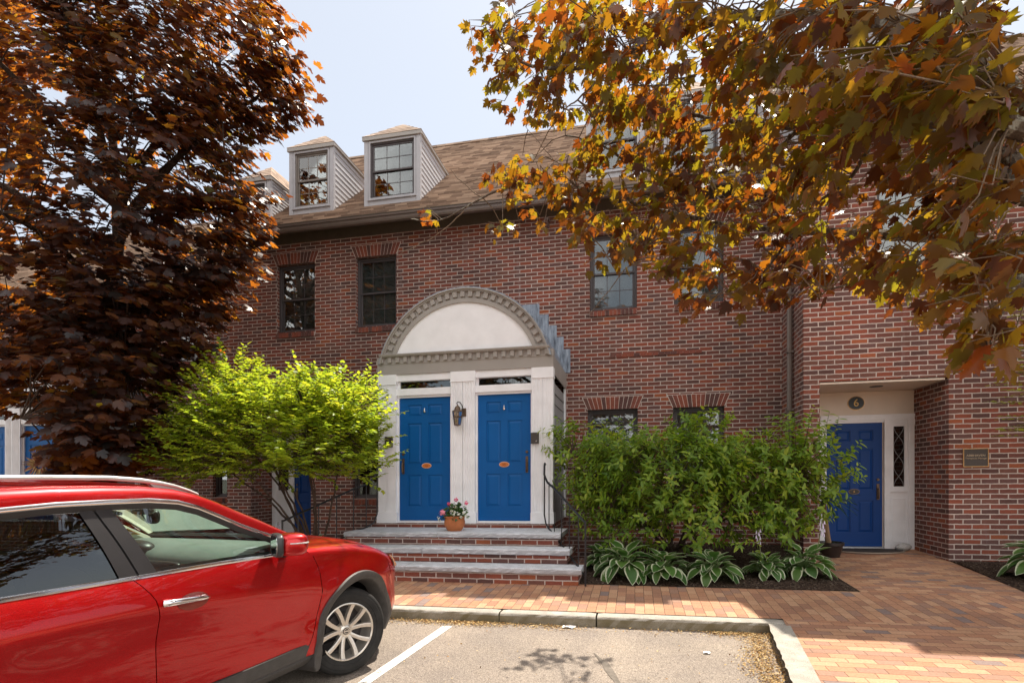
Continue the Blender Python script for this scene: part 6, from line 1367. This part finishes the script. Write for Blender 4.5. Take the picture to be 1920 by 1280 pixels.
cb = CB(); cb.tube([(-1.12 - 0.06 * math.sin(a), -0.37 + 0.185 * math.cos(a), 0.98 + 0.175 * math.sin(a)) for a in np.linspace(0, 2 * math.pi, 33)], 0.014, 8, cap=False); cb.grid(sell((-1.11, -0.37, 0.98), (0.03, 0.075, 0.065), 0.8), closed=True)
cb.tube([(-1.12, -0.55, 0.98), (-1.11, -0.19, 0.98)], 0.012, 6); cb.done('steering_wheel', TRIM)
cb = CB(); cb.grid(sell((-1.10, 0.0, 1.415), (0.018, 0.115, 0.034), 0.6), closed=True); cb.done('rear_view_mirror', m_plain('mirror back', (0.45, 0.45, 0.43), 0.2, 0.5, 0.6))
cb = CB(); cb.grid(sell((-1.02, 0.0, 1.36), (0.03, 0.05, 0.05), 0.7), closed=True); cb.done('mirror_mount', TRIM)
cb = CB(); cb.box(-1.36, -1.13, -0.58, -0.16, 1.40, 1.42); cb.v = [(y, w, z + (y + 1.36) * -0.32 + 0.05) for y, w, z in cb.v]; cb.done('sun_visor', m_plain('dark visor', (0.10, 0.10, 0.09), 0.8), smooth=False)
cb = CB(); cb.tube([(-0.47, -0.76, 1.10), (-0.85, -0.72, 1.28), (-1.25, -0.655, 1.50), (-1.5, -0.64, 1.53)], 0.045, 8); cb.done('pillar_lining', PILM)
cb = CB(); cb.tube([(-0.47, 0.75, 1.10), (-0.85, 0.70, 1.27), (-1.25, 0.635, 1.50), (-1.5, 0.62, 1.53)], 0.03, 8); cb.done('pillar_lining', PILM)
cb = CB(); cb.grid([[(y, w, 1.555 + 0.03 * (1 - (w / .62) ** 2) - (0.03 if y > -1.35 else 0)) for w in np.linspace(-.62, .62, 7)] for y in (-3.0, -2.2, -1.5, -1.25)]); cb.done('headliner', PILM)
cb = CB(); cb.box(-0.775, -0.767, -0.60, -0.47, 1.20, 1.255); cb.v = [(y - (z - 1.2) * 1.9, w, z) for y, w, z in cb.v]; cb.done('sticker', m_plain('orange sticker', (0.85, 0.33, 0.03), 0.5), smooth=False)
for y, n_ in ((-1.72, 2), (-2.62, 2)):
    for w in (-0.38, 0.38):
        st_ = bpy.data.objects.new('seat', None); COL.objects.link(st_); st_.parent = car; st_.location = Vector(sh(cw((y, w, 0.4)))) - worldloc(car); st_.empty_display_size = 0.1
        cb = CB(); cb.grid([[(p[0] - (p[2] - 0.5) * 0.28, p[1], p[2]) for p in r] for r in sell((y + 0.02, w, 0.82), (0.08, 0.25, 0.33), 0.55)], closed=True); cb.done('backrest', SEATM, st_)
        cb = CB(); cb.grid(sell((y + 0.28, w, 0.50), (0.30, 0.26, 0.09), 0.6), closed=True); cb.done('cushion', SEATM, st_)
        cb = CB(); cb.grid(sell((y - 0.20, w, 1.25), (0.05, 0.13, 0.085), 0.6), closed=True); cb.done('headrest', SEATM, st_)
# ------------------------------------------------------------------ light
SX, SY, SZ = 0.15, 0.535, 1.0
SUN_EL = math.atan2(SZ, math.hypot(SX, SY)); SUN_AZ = math.atan2(SX, SY)      # azimuth from +Y towards +X
world = bpy.data.worlds.new('World'); scene.world = world; world.use_nodes = True
wt = world.node_tree; wt.nodes.clear()
sky = wt.nodes.new('ShaderNodeTexSky'); sky.sky_type = 'NISHITA'; sky.sun_disc = False
sky.sun_elevation = SUN_EL; sky.sun_rotation = SUN_AZ; sky.air_density = 1.0; sky.dust_density = 1.2; sky.ozone_density = 1.0; sky.altitude = 0
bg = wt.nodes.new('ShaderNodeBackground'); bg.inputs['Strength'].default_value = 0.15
def wn(kind, **kw):
    n = wt.nodes.new(kind)
    for k, v in kw.items(): setattr(n, k, v)
    return n
# thin even veil of summer haze over the blue, and bright unseen cumulus added away from the sun to lift the shade
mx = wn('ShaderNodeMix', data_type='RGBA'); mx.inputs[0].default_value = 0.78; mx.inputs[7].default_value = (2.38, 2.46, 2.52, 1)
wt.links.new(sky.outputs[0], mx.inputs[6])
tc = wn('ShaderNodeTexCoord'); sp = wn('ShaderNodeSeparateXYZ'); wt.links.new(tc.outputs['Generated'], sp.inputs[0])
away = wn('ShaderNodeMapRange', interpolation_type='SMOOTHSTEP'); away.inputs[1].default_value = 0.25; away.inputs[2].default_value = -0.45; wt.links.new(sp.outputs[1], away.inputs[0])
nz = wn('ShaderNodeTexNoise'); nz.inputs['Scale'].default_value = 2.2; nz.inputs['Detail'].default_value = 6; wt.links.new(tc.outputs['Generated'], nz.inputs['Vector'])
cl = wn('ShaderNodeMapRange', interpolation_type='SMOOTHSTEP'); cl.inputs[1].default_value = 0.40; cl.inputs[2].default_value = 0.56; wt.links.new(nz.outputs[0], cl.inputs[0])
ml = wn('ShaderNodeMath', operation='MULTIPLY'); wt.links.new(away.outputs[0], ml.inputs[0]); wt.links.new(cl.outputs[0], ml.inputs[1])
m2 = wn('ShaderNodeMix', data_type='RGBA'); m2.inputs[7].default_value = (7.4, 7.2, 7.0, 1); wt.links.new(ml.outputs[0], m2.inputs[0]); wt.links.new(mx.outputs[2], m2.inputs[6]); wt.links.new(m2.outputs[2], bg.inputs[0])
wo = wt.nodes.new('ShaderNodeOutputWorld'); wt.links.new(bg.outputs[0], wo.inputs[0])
sd = bpy.data.lights.new('sun', 'SUN'); sd.energy = 4.0; sd.angle = math.radians(0.5); sd.color = (1.0, 0.92, 0.80)
so = bpy.data.objects.new('sun', sd); COL.objects.link(so)
so.rotation_euler = Vector((SX, SY, SZ)).to_track_quat('Z', 'Y').to_euler()
scene.view_settings.view_transform = 'Standard'; scene.view_settings.look = 'None'; scene.view_settings.gamma = 1.0
scene.view_settings.use_curve_mapping = False
scene.view_settings.exposure = 1.08
scene.render.engine = 'CYCLES'
cy = scene.cycles; cy.use_denoising = True; cy.max_bounces = 8; cy.diffuse_bounces = 4; cy.glossy_bounces = 4; cy.transparent_max_bounces = 12; cy.transmission_bounces = 4
cy.sample_clamp_indirect = 8
